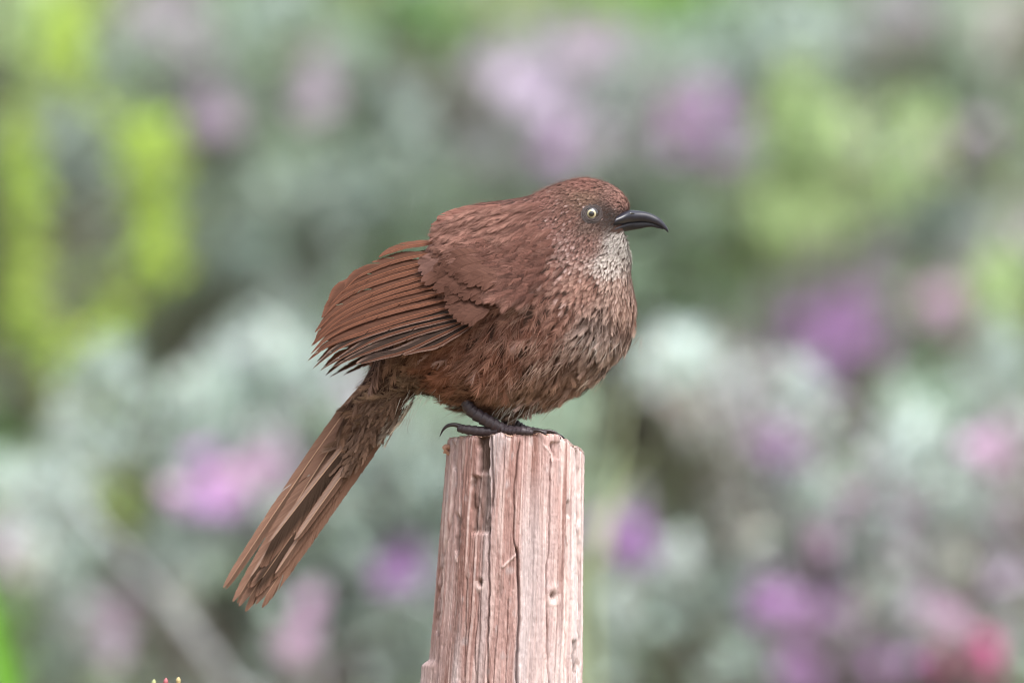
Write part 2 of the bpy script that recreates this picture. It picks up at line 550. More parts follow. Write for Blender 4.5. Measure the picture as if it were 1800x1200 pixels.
# ------------------------------------------------------------------ grass and a budding weed
def blade_tuft(name, label, cat, base, blades, color):
    o = thing(name, label, cat, base)
    for pts, w in blades:
        pts = np.array(pts)
        c = catmull(pts, 24)
        tg = unit(np.gradient(c, axis=0))
        side = unit(np.cross(tg, np.array([0.25, 1.0, 0])))
        t = np.linspace(0, 1, 24)
        hw = w * (1 - t ** 3) * (.7 + .3 * np.minimum(1, t * 5))
        nrm = np.cross(side, tg)
        v = np.stack([c - side * hw[:, None], c + nrm * hw[:, None] * .35, c + side * hw[:, None]], 1)
        cc = lin(color) * (0.9 + .2 * rng.random()) * np.ones((24 * 3, 3))
        mk('blade', v, [grid_faces(24, 3)], M_GRASS, o, cc)
    return o
b0 = PY(1180, 5000, 1.9); b0[2] = gz(b0[0], 1.9)
blade_tuft('grass_tuft', 'thin pale grass stems standing behind the post', 'grass', b0, [
    ([b0, PY(1020, 1300, 1.85), PY(1040, 1000, 1.8), PY(1095, 860, 1.8), PY(1165, 770, 1.78)], .0022),
    ([b0 + [.01, 0, 0], PY(1050, 1300, 1.9), PY(1065, 960, 1.9), PY(1092, 780, 1.9), PY(1115, 600, 1.9)], .0022),
    ([b0 + [-.01, .01, 0], PY(1010, 1300, 1.95), PY(1030, 900, 1.95), PY(1050, 720, 1.95), PY(1075, 640, 1.95)], .0016)], (176, 188, 150))
b1 = PY(-150, 4800, 1.5); b1[2] = gz(b1[0], 1.5)
blade_tuft('grass_tuft', 'broad green grass blades rising beside the low silvery shrub', 'grass', b1, [
    ([b1, PY(40, 1900, 1.5), PY(20, 1300, 1.5), PY(-5, 1120, 1.5), PY(-40, 960, 1.5)], .010),
    ([b1 + [-.02, .02, 0], PY(-60, 1900, 1.55), PY(-60, 1400, 1.55), PY(-30, 1250, 1.55), PY(-70, 1080, 1.55)], .008)], (112, 170, 62))

wb = P(330, 4900, 30); wb[2] = gz(wb[0], wb[1])
weed = thing('budding_weed', 'budding weed tip with cream and pink buds below the tail', 'weed', wb)
fork = P(292, 1300, 25)
mk('stem', *tube([wb, P(318, 3000, 30), P(300, 1800, 25), fork], [.0022, .002, .0016, .0012], 40, 8), material('weed_stem', lin((128, 112, 74)), rough=.7), weed)
for px, py, c in ((270, 1193, (150, 156, 112)), (291, 1191, (160, 92, 98)), (302, 1203, (150, 108, 74)), (313, 1189, (172, 156, 114)), (281, 1206, (140, 92, 70))):
    mk('bud', *tube([fork, P((px + 292) / 2 + 2, 1248, 22), P(px, py + 16, 20), P(px + .5, py + 6, 20), P(px + 1, py, 20)],
                    [.0005, .0006, .0008, .0011, .0003], 22, 8), material('weed_bud', lin(c), rough=.6, noise=.2, nscale=2000), weed)
# ================================================================== weathered post
def post():
    NT = 900
    th = np.linspace(-np.pi, np.pi, NT, endpoint=False)
    ground_py = 600 + CAMZ / PX + 60
    dy = np.concatenate([np.array([0, .8, 1.8, 3.0, 4.4]), np.linspace(6, 500, 330), np.linspace(515, ground_py - 770, 70)])
    NR = len(dy)
    TH, DY = np.meshgrid(th, dy, indexing='xy')            # NR x NT
    def cx(py): return 909 - (py - 765) * .0475 * np.where(py < 1300, 1, 1) + np.where(py > 1300, (py - 1300) * .03, 0)
    def rad(py): return np.where(py < 1300, 120.5 + (py - 765) * .0335, 120.5 + 535 * .0335 + (py - 1300) * .006)
    # height of the sawn top, uneven: a step at x 862, a worn slope on the right
    qx = 909 + 120 * np.sin(th)
    front = np.cos(th)
    top = 766.5 + 2.0 * vn(qx / 16, th * 0 + 1, 5) + 1.2 * vn(qx / 4, th * 0, 6) + 1.0 * vn(qx / 1.9, front, 7) + 1.3 * np.sign(vn(qx / 8, th * 0 + front, 8))
    top = top - 4.0 * sstep(858, 863, qx) + 22 * sstep(955, 1024, qx) ** 1.5 + 10 * sstep(1012, 1029, qx) ** 2
    top = top + 3 * sstep(800, 786, qx)
    PYY = top[None] + DY
    arc = TH * 122
    R = rad(PYY)
    fx = cx(PYY) + R * np.sin(TH)                          # where it shows in the picture, front half
    isf = np.cos(TH) > 0
    wob = 5 * vn(PYY / 90, arc * 0 + .5, 11)
    a = arc + wob * .5
    h = 3.0 * vn(a / 30, PYY / 700, 1) + 1.2 * vn(a / 11, PYY / 420, 2) + .6 * vn(a / 3.6, PYY / 240, 3) + .6 * vn(a / 1.7, PYY / 120, 4)
    h = h + .55 * vn(a / 3, PYY / 9, 8) + .35 * vn(a / 1.6, PYY / 4, 9)
    stepn = vn(a / 7, PYY / 330, 12)
    h = h + .6 * np.sign(stepn) * np.minimum(1, np.abs(stepn) * 9)           # torn, stepped grain
    # drying cracks all round
    for sd_, f, w, dep in ((21, 30, .022, 4.5), (22, 19, .03, 2.2), (23, 11, .04, 1.2)):
        n = vn(a / f, PYY / 900, sd_) + .02 * vn(a / 5, PYY / 30, sd_ + 5)
        h = h - dep * np.exp(-(n / w) ** 2) * sstep(-.3, .3, vn(a / 60, PYY / 170, sd_ + 9))
    stain = np.zeros_like(h)
    def crack(pts, w, dep):
        nonlocal h
        pts = np.array(pts, float)
        xc = np.interp(PYY, pts[:, 1], pts[:, 0]) + 1.2 * vn(PYY / 16, 0, int(pts[0, 0]))
        on = sstep(pts[0, 1] - 3, pts[0, 1] + 8, PYY) * sstep(pts[-1, 1] + 3, pts[-1, 1] - 22, PYY) * isf
        h = h - dep * np.exp(-((fx - xc) / w) ** 2) * on
    crack([(912, 775), (908, 810), (904, 855), (902, 939), (909, 985)], 1.0, 7)
    crack([(909, 960), (912, 1030), (913, 1066), (909, 1150), (907, 1300)], 1.7, 15)
    crack([(863, 764), (865, 800), (866, 875), (864, 900)], 2.0, 10)
    crack([(860, 920), (859, 985), (860, 1040), (857, 1120), (855, 1290)], 1.5, 8)
    crack([(970, 776), (971, 805)], 2.0, 10)
    crack([(967, 806), (966, 850), (964, 960), (959, 1030), (962, 1100), (966, 1290)], 1.1, 8)
    crack([(1016, 790), (1018, 850), (1017, 930), (1018, 1010), (1014, 1290)], 1.6, 9)
    crack([(996, 940), (998, 1010), (993, 1100), (990, 1290)], 1.1, 6)
    crack([(796, 775), (800, 850), (792, 905), (775, 1000), (769, 1100), (764, 1290)], 1.5, 8)
    crack([(810, 770), (812, 850), (810, 930)], 1.6, 7)
    crack([(843, 1035), (836, 1120), (832, 1290)], 1.0, 5)
    crack([(820, 1010), (818, 1100), (815, 1290)], 1.2, 5)
    crack([(893, 1050), (890, 1150), (888, 1290)], .9, 5)
    def patch(x0, x1, y0, y1, dep, st, soft=2.5, sy=10):
        nonlocal h, stain
        ed = 2.5 * vn(PYY / 12, fx / 40, int(x0)) 
        m = sstep(x0 - soft, x0 + soft, fx + ed) * sstep(x1 + soft, x1 - soft, fx + ed) * sstep(y0 - sy, y0 + sy, PYY) * sstep(y1 + sy, y1 - sy, PYY) * isf
        h = h - dep * m * (1 + .35 * vn(fx / 5, PYY / 14, 31))
        stain = np.maximum(stain, st * m)
    patch(841, 860, 760, 832, 11, .9)
    patch(829, 861, 836, 934, 7, .55, sy=5)
    patch(801, 809, 905, 972, 6, .45)
    patch(1005, 1013, 1124, 1182, 4, .5, 1.5, 5)
    patch(998, 1005, 880, 905, 4, .5, 1.5, 5)
    patch(874, 884, 1010, 1050, 2.5, .25)
    patch(968, 985, 776, 806, 2.5, -.4, 1.5, 3)
    # raised, lifted fibres
    def lift(xa, ya, xb, yb, w, hgt):
        nonlocal h, stain
        t = np.clip(((fx - xa) * (xb - xa) + (PYY - ya) * (yb - ya)) / ((xb - xa) ** 2 + (yb - ya) ** 2), 0, 1)
        dd = np.hypot(fx - xa - t * (xb - xa), PYY - ya - t * (yb - ya))
        m = np.exp(-(dd / w) ** 2) * isf
        h = h + hgt * m
        stain = stain - .5 * m
    lift(884, 994, 907, 972, 2.2, 2.5)
    lift(800, 968, 803, 985, 2.2, 2)
    lift(955, 780, 966, 796, 1.6, 1.5)
    # knots
    for kx, ky, kr in ((844, 1021, 3.2), (972, 1045, 4.2)):
        dd = np.hypot(fx - kx, (PYY - ky) / 1.6)
        m = np.exp(-(dd / kr) ** 2) * isf
        ring = np.exp(-((dd - kr * 2.2) / (kr * .9)) ** 2) * isf
        h = h - 7 * m + 1.2 * ring
        stain = stain + .75 * m - .55 * ring * (PYY > ky - kr)
    # the bump low on the left edge, rounded shoulder at the top rim
    h = h + 12 * sstep(1156, 1170, PYY) * sstep(-1.05, -1.45, TH) * sstep(1600, 1500, PYY)
    h = h - 3.5 * np.exp(-DY / 2.2) - 4 * sstep(6, 0, DY) * np.abs(vn(a / 5, DY * 0, 41))
    Rr = R + h * np.minimum(1, .25 + DY / 5)
    k = 1.0
    X = (cx(PYY) - 900 + Rr * np.sin(TH)) * PX
    Yw = (10 - Rr * np.cos(TH)) * PX
    Z = CAMZ - (PYY - 600) * PX
    side = np.stack([X, Yw, Z], -1)
    # wood colour, with light from the right painted in: browner left, paler right
    pink, grey, brown, pale, dark = (lin(c) for c in ((168, 140, 136), (184, 176, 178), (134, 102, 95), (212, 192, 188), (66, 50, 42)))
    def mixc(c, d, f): return c + (d - c) * np.clip(f, 0, 1)[..., None]
    C = np.broadcast_to(pink, TH.shape + (3,)).copy()
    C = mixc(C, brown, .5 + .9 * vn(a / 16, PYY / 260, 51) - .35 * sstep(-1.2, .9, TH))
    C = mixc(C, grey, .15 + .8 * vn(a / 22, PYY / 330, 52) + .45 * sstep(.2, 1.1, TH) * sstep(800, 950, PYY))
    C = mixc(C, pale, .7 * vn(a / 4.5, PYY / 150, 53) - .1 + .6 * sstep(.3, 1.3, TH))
    C = mixc(C, brown, 1.0 * vn(a / 2.6, PYY / 110, 54) - .45)
    C = mixc(C, pale, .5 * vn(a / 2.2, PYY / 14, 55) - .2)
    C = mixc(C, grey * .8, 1.2 * vn(a / 7, PYY / 25, 56) - .7)
    C = mixc(C, dark, stain)
    C = mixc(C, pale, -stain)
    C = C * (1 + .10 * vn(a / 1.4, PYY / 30, 57))[..., None]
    # sawn end
    NC = 26
    fr = np.linspace(1, 0, NC + 1)[1:]
    cxs = cx(top)
    rim = side[0]
    cen = np.array([(909 - 900) * PX, 10 * PX, 0])
    capv, capc = [], []
    for f in fr:
        p = cen + (rim - cen) * f
        qx2 = 909 + (qx - 909) * f
        tz = 766.0 - 4 * sstep(858, 863, qx2) + 22 * sstep(955, 1024, qx2) ** 1.5 + 10 * sstep(1012, 1029, qx2) ** 2
        tz = tz * (1 - f ** 6) + top * f ** 6 + .8 * vn(f * 60, th * 3, 61) + .6 * vn(f * 25 * np.cos(th), f * 25 * np.sin(th), 62)
        p = np.stack([p[:, 0], p[:, 1], CAMZ - (tz - 600) * PX], -1)
        capv.append(p)
        capc.append(np.broadcast_to(lin((178, 146, 128)), p.shape) * (1 + .2 * vn(f * 40, th * 0, 63) + .15 * vn(f * 30, th * 6, 64))[:, None])
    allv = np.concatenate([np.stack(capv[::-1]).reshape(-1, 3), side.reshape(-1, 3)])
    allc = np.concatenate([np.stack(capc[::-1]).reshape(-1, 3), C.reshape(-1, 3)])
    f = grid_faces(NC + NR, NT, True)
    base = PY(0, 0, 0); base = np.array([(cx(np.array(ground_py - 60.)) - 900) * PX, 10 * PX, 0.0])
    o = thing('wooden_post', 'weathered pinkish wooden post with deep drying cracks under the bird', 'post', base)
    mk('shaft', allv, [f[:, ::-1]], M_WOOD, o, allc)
    sv, sf = join([tube(P([792, 786, 781, 786], [789, 784, 787, 794], [-20, -30, -34, -30]), [5 * PX, 4 * PX, 3.2 * PX, 1.5 * PX], 14, 9, ripple=.3, nrip=5),
                   tube(P([790, 783, 780], [797, 793, 796], [-24, -28, -26]), [4 * PX, 3 * PX, 1.2 * PX], 12, 8)])
    mk('splinter', sv, sf, M_WOOD, o, np.broadcast_to(lin((178, 142, 124)), sv.shape))
post()
# ================================================================== bird
FOOT = P(890, 764, -10)
bird = thing('bird', 'fluffed rufous-brown bird with curved dark beak and pale eye perched on the post', 'bird', FOOT)

# ---- body: rings from beak base to tail root: top x,y  bottom x,y  half width
ST = np.array([
    (1092, 384, 1086, 396, 3), (1106, 366, 1078, 408, 8), (1095, 341, 1090, 424, 16), (1070, 323, 1108, 450, 28), (1030, 314, 1108, 482, 45),
    (985, 322, 1113, 512, 66), (935, 343, 1117, 542, 92), (890, 352, 1110, 580, 116), (842, 360, 1090, 618, 136), (802, 380, 1054, 654, 148),
    (772, 412, 1008, 688, 150), (744, 450, 952, 716, 143), (718, 492, 892, 726, 130), (696, 540, 828, 720, 108), (676, 594, 772, 698, 76),
    (655, 640, 738, 690, 52), (638, 672, 700, 718, 34), (618, 708, 668, 738, 20), (604, 744, 634, 768, 9), (602, 774, 610, 780, 3)], float)
NS = len(ST)

def surf(u, v):
    s = cat_at(ST, u)
    cxp, cyp = (s[..., 0] + s[..., 2]) / 2, (s[..., 1] + s[..., 3]) / 2
    hx, hy = (s[..., 0] - s[..., 2]) / 2, (s[..., 1] - s[..., 3]) / 2
    w = s[..., 4]
    c, sn = np.cos(v), np.sin(v)
    bul = 1 + .08 * np.sin(v) ** 2
    return P(cxp + hx * c * bul, cyp + hy * c * bul, -w * sn)

def frame(u, v):
    e = 1e-3
    p = surf(u, v)
    du = unit(surf(u + e, v) - surf(u - e, v))
    dv = unit(surf(u, v + e) - surf(u, v - e))
    n = unit(np.cross(dv, du))
    cen = surf(u, v * 0) * .5 + surf(u, v * 0 + np.pi) * .5
    sg = np.sign(np.sum(n * (p - cen), -1, keepdims=True))
    return p, du, n * np.where(sg == 0, 1, sg)

NU, NV = 170, 96
uu, vv = np.meshgrid(np.linspace(0, NS - 1 - 1e-6, NU), np.linspace(0, 2 * np.pi, NV, endpoint=False), indexing='ij')
bv = surf(uu, vv)
body = mk('body', bv, [grid_faces(NU, NV, True)], M_SKIN, bird)

def to_px(p):
    k = (DIST + p[..., 1]) / DIST
    return 900 + p[..., 0] / PX / k, 600 - (p[..., 2] - CAMZ) / PX / k

# nearest body depth for a pixel (near side), in pixel units
_bn = bv[:, :NV // 2 + 1].reshape(-1, 3)
_bpx, _bpy = to_px(_bn)
_byp = _bn[:, 1] / PX
def body_depth(px, py):
    px, py = np.atleast_1d(px).astype(float), np.atleast_1d(py).astype(float)
    out = np.zeros(px.shape)
    for i in np.ndindex(px.shape):
        d2 = (_bpx - px[i]) ** 2 + (_bpy - py[i]) ** 2
        k = np.argpartition(d2, 5)[:5]
        w = 1 / (d2[k] + 4)
        out[i] = (w * _byp[k]).sum() / w.sum()
    return out

def fc(c, k=.84, ds=.26):
    c = lin(c) * np.array([.97, 1.0, .97])
    return k * (c * (1 - ds) + ds * (c @ np.array([.25, .6, .15])))

# ---- small feathers: anchors  px py | length halfwidth loose lift | base colour | tip colour | fleck chance | spacing
AN = [
    (1030, 322, 13, 4.2, .25, .20, (118, 70, 60), (150, 98, 86), 0, 5.0),
    (1095, 350, 8, 2.8, .25, .22, (120, 76, 66), (166, 118, 106), 0, 3.8),
    (1075, 382, 6, 2.0, .3, .18, (48, 40, 39), (72, 60, 57), .04, 3.2),
    (1055, 380, 6, 2.0, .3, .12, (58, 46, 43), (86, 69, 64), .04, 3.4),
    (1035, 400, 8, 2.6, .3, .15, (88, 62, 54), (124, 96, 86), .12, 3.8),
    (1030, 350, 10, 3.2, .3, .18, (100, 66, 54), (138, 104, 84), .12, 4.4),
    (1000, 385, 13, 4.0, .2, .15, (106, 66, 56), (136, 92, 80), .12, 5.2),
    (945, 352, 16, 6.0, .25, .2, (124, 74, 62), (156, 106, 94), .08, 7.0),
    (965, 405, 16, 6.0, .3, .2, (116, 68, 58), (150, 104, 94), .38, 7.0),
    (1035, 425, 11, 3.6, .35, .2, (108, 62, 52), (156, 116, 106), .35, 4.6),
    (1000, 430, 13, 5.0, .35, .2, (112, 64, 54), (160, 124, 116), .40, 5.6),
    (1088, 430, 12, 2.6, .5, .25, (150, 136, 130), (216, 206, 202), 0, 3.8),
    (1075, 465, 14, 3.4, .5, .25, (136, 116, 108), (212, 198, 192), 0, 4.6),
    (1085, 500, 16, 5.0, .4, .25, (130, 90, 77), (190, 154, 140), .15, 5.6),
    (1108, 545, 20, 6.5, .4, .25, (140, 93, 77), (194, 155, 139), .12, 7.0),
    (1035, 500, 19, 7.0, .35, .25, (112, 66, 54), (172, 126, 110), .15, 7.0),
    (960, 480, 24, 9.5, .3, .2, (116, 68, 56), (148, 100, 86), .10, 10),
    (1080, 610, 36, 8.0, .75, .2, (112, 82, 71), (190, 160, 148), .1, 8.5),
    (1050, 570, 34, 7.0, .75, .2, (100, 74, 64), (190, 160, 151), .1, 8.5),
    (1020, 655, 40, 9.0, .85, .2, (104, 70, 54), (172, 132, 114), .1, 10),
    (985, 560, 30, 11, .6, .22, (118, 70, 54), (162, 112, 96), .08, 11),
    (920, 560, 38, 14, .6, .2, (122, 70, 52), (156, 106, 88), .06, 14),
    (875, 625, 44, 15, .75, .2, (122, 69, 48), (152, 102, 82), .06, 15),
    (790, 650, 44, 15, .6, .15, (124, 68, 42), (142, 86, 60), .02, 15),
    (850, 700, 38, 12, .9, .2, (122, 76, 54), (158, 112, 88), .05, 12),
    (935, 705, 34, 9, .95, .2, (112, 76, 58), (172, 134, 112), .1, 10),
    (860, 375, 36, 16, .15, .14, (128, 77, 65), (150, 98, 85), .02, 15),
    (800, 405, 42, 17, .2, .14, (130, 79, 66), (156, 104, 88), .0, 15),
    (890, 450, 28, 12, .15, .10, (122, 72, 62), (138, 88, 77), .0, 12),
    (740, 470, 36, 14, .4, .12, (112, 70, 56), (140, 94, 78), 0, 15),
    (660, 630, 44, 12, .6, .07, (120, 80, 62), (166, 120, 96), .02, 12),
    (700, 690, 44, 10, .75, .08, (112, 82, 64), (160, 128, 104), .05, 11),
    (736, 700, 34, 8, .95, .2, (104, 78, 62), (170, 142, 122), .1, 10),
    (630, 710, 46, 10, .6, .05, (116, 78, 58), (156, 116, 92), 0, 12)]
AX = np.array([a[:2] for a in AN], float)
AVAL = np.array([[a[2], a[3], a[4], a[5], a[8], a[9]] for a in AN], float)
AB = np.array([fc(a[6]) for a in AN])
AT = np.array([fc(a[7]) for a in AN])
def region(px, py):
    d2 = (px[:, None] - AX[:, 0]) ** 2 + (py[:, None] - AX[:, 1]) ** 2
    w = 1 / (d2 + 60) ** 2
    w /= w.sum(1, keepdims=True)
    return w @ AVAL, w @ AB, w @ AT

def feather_strips(root, nrm, d, L, W, loose, lift, curl, cb, ct, nb, fleck):
    """many small feathers as barbs: returns verts, quads, tris, colours"""
    N = len(root)
    b = unit(np.cross(nrm, d))
    t = (np.arange(nb) + .5) / nb * .94 + .08
    T = np.broadcast_to(t[None, :, None], (N, nb, 2)) + rng.uniform(-.3, .3, (N, nb, 2)) / nb
    Sd = np.broadcast_to(np.array([-1., 1.])[None, None], (N, nb, 2))
    e = lambda x: x[:, None, None, None]
    ev = lambda x: x[:, None, None, :]
    Lp = (L * PX)
    Tm = T[..., None]
    bend = rng.normal(size=N) * .12
    rach = lambda q: ev(root) + ev(d) * e(Lp) * q + ev(nrm) * e(Lp) * (e(lift) * q - e(curl) * q ** 2) + ev(b) * e(Lp * bend) * q ** 2
    base = rach(Tm)
    prof = (np.clip(T, 0, 1) ** .55) * np.sqrt(np.clip(1.12 - T, 0.02, 2)) * 1.35
    lo = loose[:, None, None]
    bl = 1.75 * W[:, None, None] * PX * prof * (1 + .18 * rng.normal(size=T.shape) * (.4 + lo) + .35 * lo * rng.random(T.shape))
    clump_ = np.repeat(rng.normal(size=(N, (nb + 3) // 4, 2)), 4, axis=1)[:, :nb]
    ang = np.radians(46 - 30 * np.clip(T, 0, 1) + (clump_ * 9 + rng.normal(size=T.shape) * 6) * (.35 + lo))
    dr = ev(d) * np.cos(ang)[..., None] + ev(b) * (Sd * np.sin(ang))[..., None] + ev(nrm) * (rng.normal(size=T.shape) * .16 * (.25 + lo) - .18)[..., None]
    dr = unit(dr)
    dr2 = unit(dr * .75 + ev(d) * .45 - ev(nrm) * .12)
    mid = base + dr * (bl * .5)[..., None]
    tip = mid + dr2 * (bl * .62)[..., None]
    cr = unit(np.cross(np.broadcast_to(ev(nrm), dr.shape), dr))
    hw = (.5 * Lp / nb * 1.35)[:, None, None] * (1 - .45 * lo) * np.ones_like(T)
    hw = np.maximum(hw, .28 * PX)[..., None]
    v = np.stack([base - cr * hw, base + cr * hw, mid - cr * hw * .9, mid + cr * hw * .9, tip], -2)
    fj = (1 + .17 * rng.normal(size=(N, 1, 1, 1)))
    bj = (1 + .10 * rng.normal(size=T.shape))[..., None]
    cbv, ctv = ev(cb), ev(ct)
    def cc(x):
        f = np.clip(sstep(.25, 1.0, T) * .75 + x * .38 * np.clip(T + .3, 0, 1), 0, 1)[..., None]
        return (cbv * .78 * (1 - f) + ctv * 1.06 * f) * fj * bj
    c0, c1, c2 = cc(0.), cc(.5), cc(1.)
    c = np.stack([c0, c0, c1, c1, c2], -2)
    fl = ev((rng.random(N) < fleck).astype(float)[:, None])[..., None]
    pale = lin((186, 164, 160))
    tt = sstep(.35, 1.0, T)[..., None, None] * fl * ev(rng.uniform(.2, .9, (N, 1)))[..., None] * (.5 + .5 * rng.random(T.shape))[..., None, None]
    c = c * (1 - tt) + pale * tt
    n = N * nb * 2
    o = np.arange(n)[:, None] * 5
    return v.reshape(-1, 3), o + np.array([[0, 1, 3, 2]]), o + np.array([[2, 3, 4]]), c.reshape(-1, 3)

EYE = (1039.7, 376.0)
# ---- scatter roots by dart throwing, closer where feathers are small
cand = 60000
cu = rng.uniform(.25, NS - 1.6, cand)
cv = rng.uniform(0, 2 * np.pi, cand)
e_ = 1e-3
area = np.linalg.norm(np.cross((surf(cu + e_, cv) - surf(cu - e_, cv)), (surf(cu, cv + e_) - surf(cu, cv - e_))), axis=1)
cp, cd, cn = frame(cu, cv)
cpx, cpy = to_px(cp)
cval, ccb, cct = region(cpx, cpy)
spac = cval[:, 5] * PX * np.where(cn[:, 1] > .25, 1.5, 1.0)
keep = rng.random(cand) < np.clip(area / spac ** 2 / np.percentile(area / spac ** 2, 96), .03, 1)
# keep the ring of skin around the eye and the beak root bare
de = np.hypot(cpx - EYE[0], (cpy - EYE[1]))
keep &= ~((de < 15) & (cn[:, 1] < 0.3))
_gx = np.interp(cpy, [362, 370, 397, 416], [1116, 1110, 1082, 1074])
keep &= ~((cpx > _gx) & (cpy > 370) & (cpy < 410 - (cpx - 1069) * .2))
idx = np.nonzero(keep)[0]
rng.shuffle(idx)
acc, accp = [], np.zeros((9000, 3))
cell = {}
CS = 5 * PX
for i in idx:
    p = cp[i]
    r = spac[i] * .74
    k = tuple(np.floor(p / CS).astype(int))
    m = int(math.ceil(r / CS))
    ok = True
    for x in range(k[0] - m, k[0] + m + 1):
        for y in range(k[1] - m, k[1] + m + 1):
            for z in range(k[2] - m, k[2] + m + 1):
                for q in cell.get((x, y, z), ()):
                    if (q[0] - p[0]) ** 2 + (q[1] - p[1]) ** 2 + (q[2] - p[2]) ** 2 < r * r:
                        ok = False
                        break
                if not ok: break
            if not ok: break
        if not ok: break
    if ok:
        cell.setdefault(k, []).append(p)
        acc.append(i)
acc = np.array(acc)
root, dr_, nr_ = cp[acc], cd[acc], cn[acc]
val, cb, ct = cval[acc], ccb[acc], cct[acc]
fpx, fpy = cpx[acc], cpy[acc]
print('body feathers', len(acc))
L, W, LO, LI, FL = val[:, 0], val[:, 1], val[:, 2], val[:, 3], val[:, 4]
# gravity combs belly and flank feathers downwards
def comb(px, py, d, n, lo, jd):
    grav = sstep(470, 640, py) * sstep(760, 860, px) * .75
    grav = grav + .25 * sstep(430, 520, py) * sstep(1000, 1060, px)
    d = d + np.array([0, 0, -1.0]) * grav[:, None]
    d = d - n * np.sum(d * n, 1, keepdims=True) * .85
    j = np.radians(34 * vn(px / 30, py / 24, 71) * lo + rng.normal(size=len(px)) * (jd + 12 * lo))
    bb = np.cross(n, unit(d))
    return unit(unit(d) * np.cos(j)[:, None] + bb * np.sin(j)[:, None])
d = comb(fpx, fpy, dr_, nr_, LO, 5)
L = L * rng.uniform(.8, 1.2, len(acc))
W = W * rng.uniform(.85, 1.15, len(acc))
lift = LI * rng.uniform(.5, 1.5, len(acc)) * (1 + .6 * sstep(440, 400, fpy) * sstep(930, 960, fpx))
tone = 1 + .12 * vn(fpx / 30, fpy / 30, 72)[:, None]
ruf = sstep(.3, .75, LO) * sstep(440, 500, fpy)
cl = vn(fpx / 26, fpy / 20, 73) + .5 * vn(fpx / 11, fpy / 11, 74)
lift = lift * np.maximum(.45, 1 + .9 * cl * ruf)
root = root + nr_ * (5.0 * np.maximum(cl, -.25) * ruf * PX)[:, None]
tone = tone * (1 + .12 * cl * ruf)[:, None]
# parting of the breast: darker, sunken line
root = root - nr_ * (np.exp(-((fpx - 1047 - (fpy - 560) * -.12) / 7) ** 2) * sstep(525, 555, fpy) * sstep(640, 600, fpy) * 2.5 * PX)[:, None]
V, Q, T3, C, off = [], [], [], [], 0
for lo_, hi_, nb in ((0, 11, 9), (11, 18, 14), (18, 30, 22), (30, 80, 34)):
    m = (L >= lo_) & (L < hi_)
    if not m.any():
        continue
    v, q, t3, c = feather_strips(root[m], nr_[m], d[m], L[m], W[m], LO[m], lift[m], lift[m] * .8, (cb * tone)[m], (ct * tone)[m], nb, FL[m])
    V.append(v); Q.append(q + off); T3.append(t3 + off); C.append(c); off += len(v)
mk('body_feathers', np.concatenate(V), [np.concatenate(Q), np.concatenate(T3)], M_FEATHER, body, np.concatenate(C), smooth=False, kind='stuff')
print('tris', sum(len(q) * 2 for q in Q) + sum(len(q) for q in T3))

# hanging feather clumps that roughen the lower outline
hx, hy, hd = [], [], []
for x, y, dg in [(1112, 560, 258), (1102, 590, 250), (1088, 612, 246), (1070, 634, 242), (1050, 650, 240), (1030, 664, 236), (1004, 680, 232), (978, 692, 230), (950, 704, 232), (924, 710, 236), (1042, 630, 240), (1000, 650, 234), (965, 670, 230), (1062, 600, 246)]:
    for q in range(5):
        hx.append(x + rng.normal() * 7 - 6); hy.append(y + rng.normal() * 6 - 8); hd.append(dg + rng.normal() * 9)
hx, hy, hd = np.array(hx), np.array(hy), np.radians(np.array(hd))
nh = len(hx)
hdp = body_depth(hx, hy) * rng.uniform(.2, 1.0, nh) - 5
hdir = unit(np.stack([np.cos(hd), rng.normal(size=nh) * .12, np.sin(hd)], -1))
hn = unit(np.stack([np.full(nh, .35), np.full(nh, -.9), np.full(nh, -.1)], -1))
_, hb, ht = region(hx, hy)
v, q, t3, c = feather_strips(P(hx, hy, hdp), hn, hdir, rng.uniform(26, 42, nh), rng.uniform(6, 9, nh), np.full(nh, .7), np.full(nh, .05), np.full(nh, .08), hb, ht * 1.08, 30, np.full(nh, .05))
mk('belly_feathers', v, [q, t3], M_FEATHER, body, c, smooth=False, kind='stuff')

# ---- loose barbs and filoplumes over the contour feathers
def filaments(root, n, d, L, w, lift, droop, c0, c1):
    b = unit(np.cross(n, d))
    k = rng.normal(size=(len(root), 1)) * .18
    e = lambda x: x[:, None]
    mid = root + (d * e(L) * .5 + n * e(L * lift) * .5 + b * e(L) * k * .25) * PX
    tip = root + (d * e(L) + n * e(L * (lift - droop)) + b * e(L) * k) * PX
    hw = e(w) * PX * .5
    v = np.stack([root - b * hw, root + b * hw, mid - b * hw * .8, mid + b * hw * .8, tip], 1)
    c = np.stack([c0, c0, (c0 + c1) / 2, (c0 + c1) / 2, c1], 1)
    o = np.arange(len(root))[:, None] * 5
    return v.reshape(-1, 3), [o + np.array([[0, 1, 3, 2]]), o + np.array([[2, 3, 4]])], c.reshape(-1, 3)
head = sstep(470, 430, cpy) * sstep(930, 960, cpx)
den = np.where(head > .5, .75 * np.clip(area / np.percentile(area[head > .5], 85), 0, 1), np.clip(area / np.percentile(area, 97), 0, 1) * (.10 + .12 * cval[:, 2]))
fi = np.nonzero((rng.random(cand) < den) & ~((de < 19) & (cn[:, 1] < .3)) & ~((cpx > _gx - 3) & (cpy > 364) & (cpy < 416 - (cpx - 1069) * .2)) & (cn[:, 1] < .6))[0]
wingmask = (cpx[fi] < 900) & (cpy[fi] < 560) & (cpy[fi] > 420)
fi = fi[~wingmask]
nf = len(fi)
fl_L = cval[fi, 0] * rng.uniform(.55, 1.15, nf)
fd = comb(cpx[fi], cpy[fi], cd[fi], cn[fi], cval[fi, 2], 12)
lf = rng.uniform(.12, .5, nf) * (1 + 1.2 * head[fi])
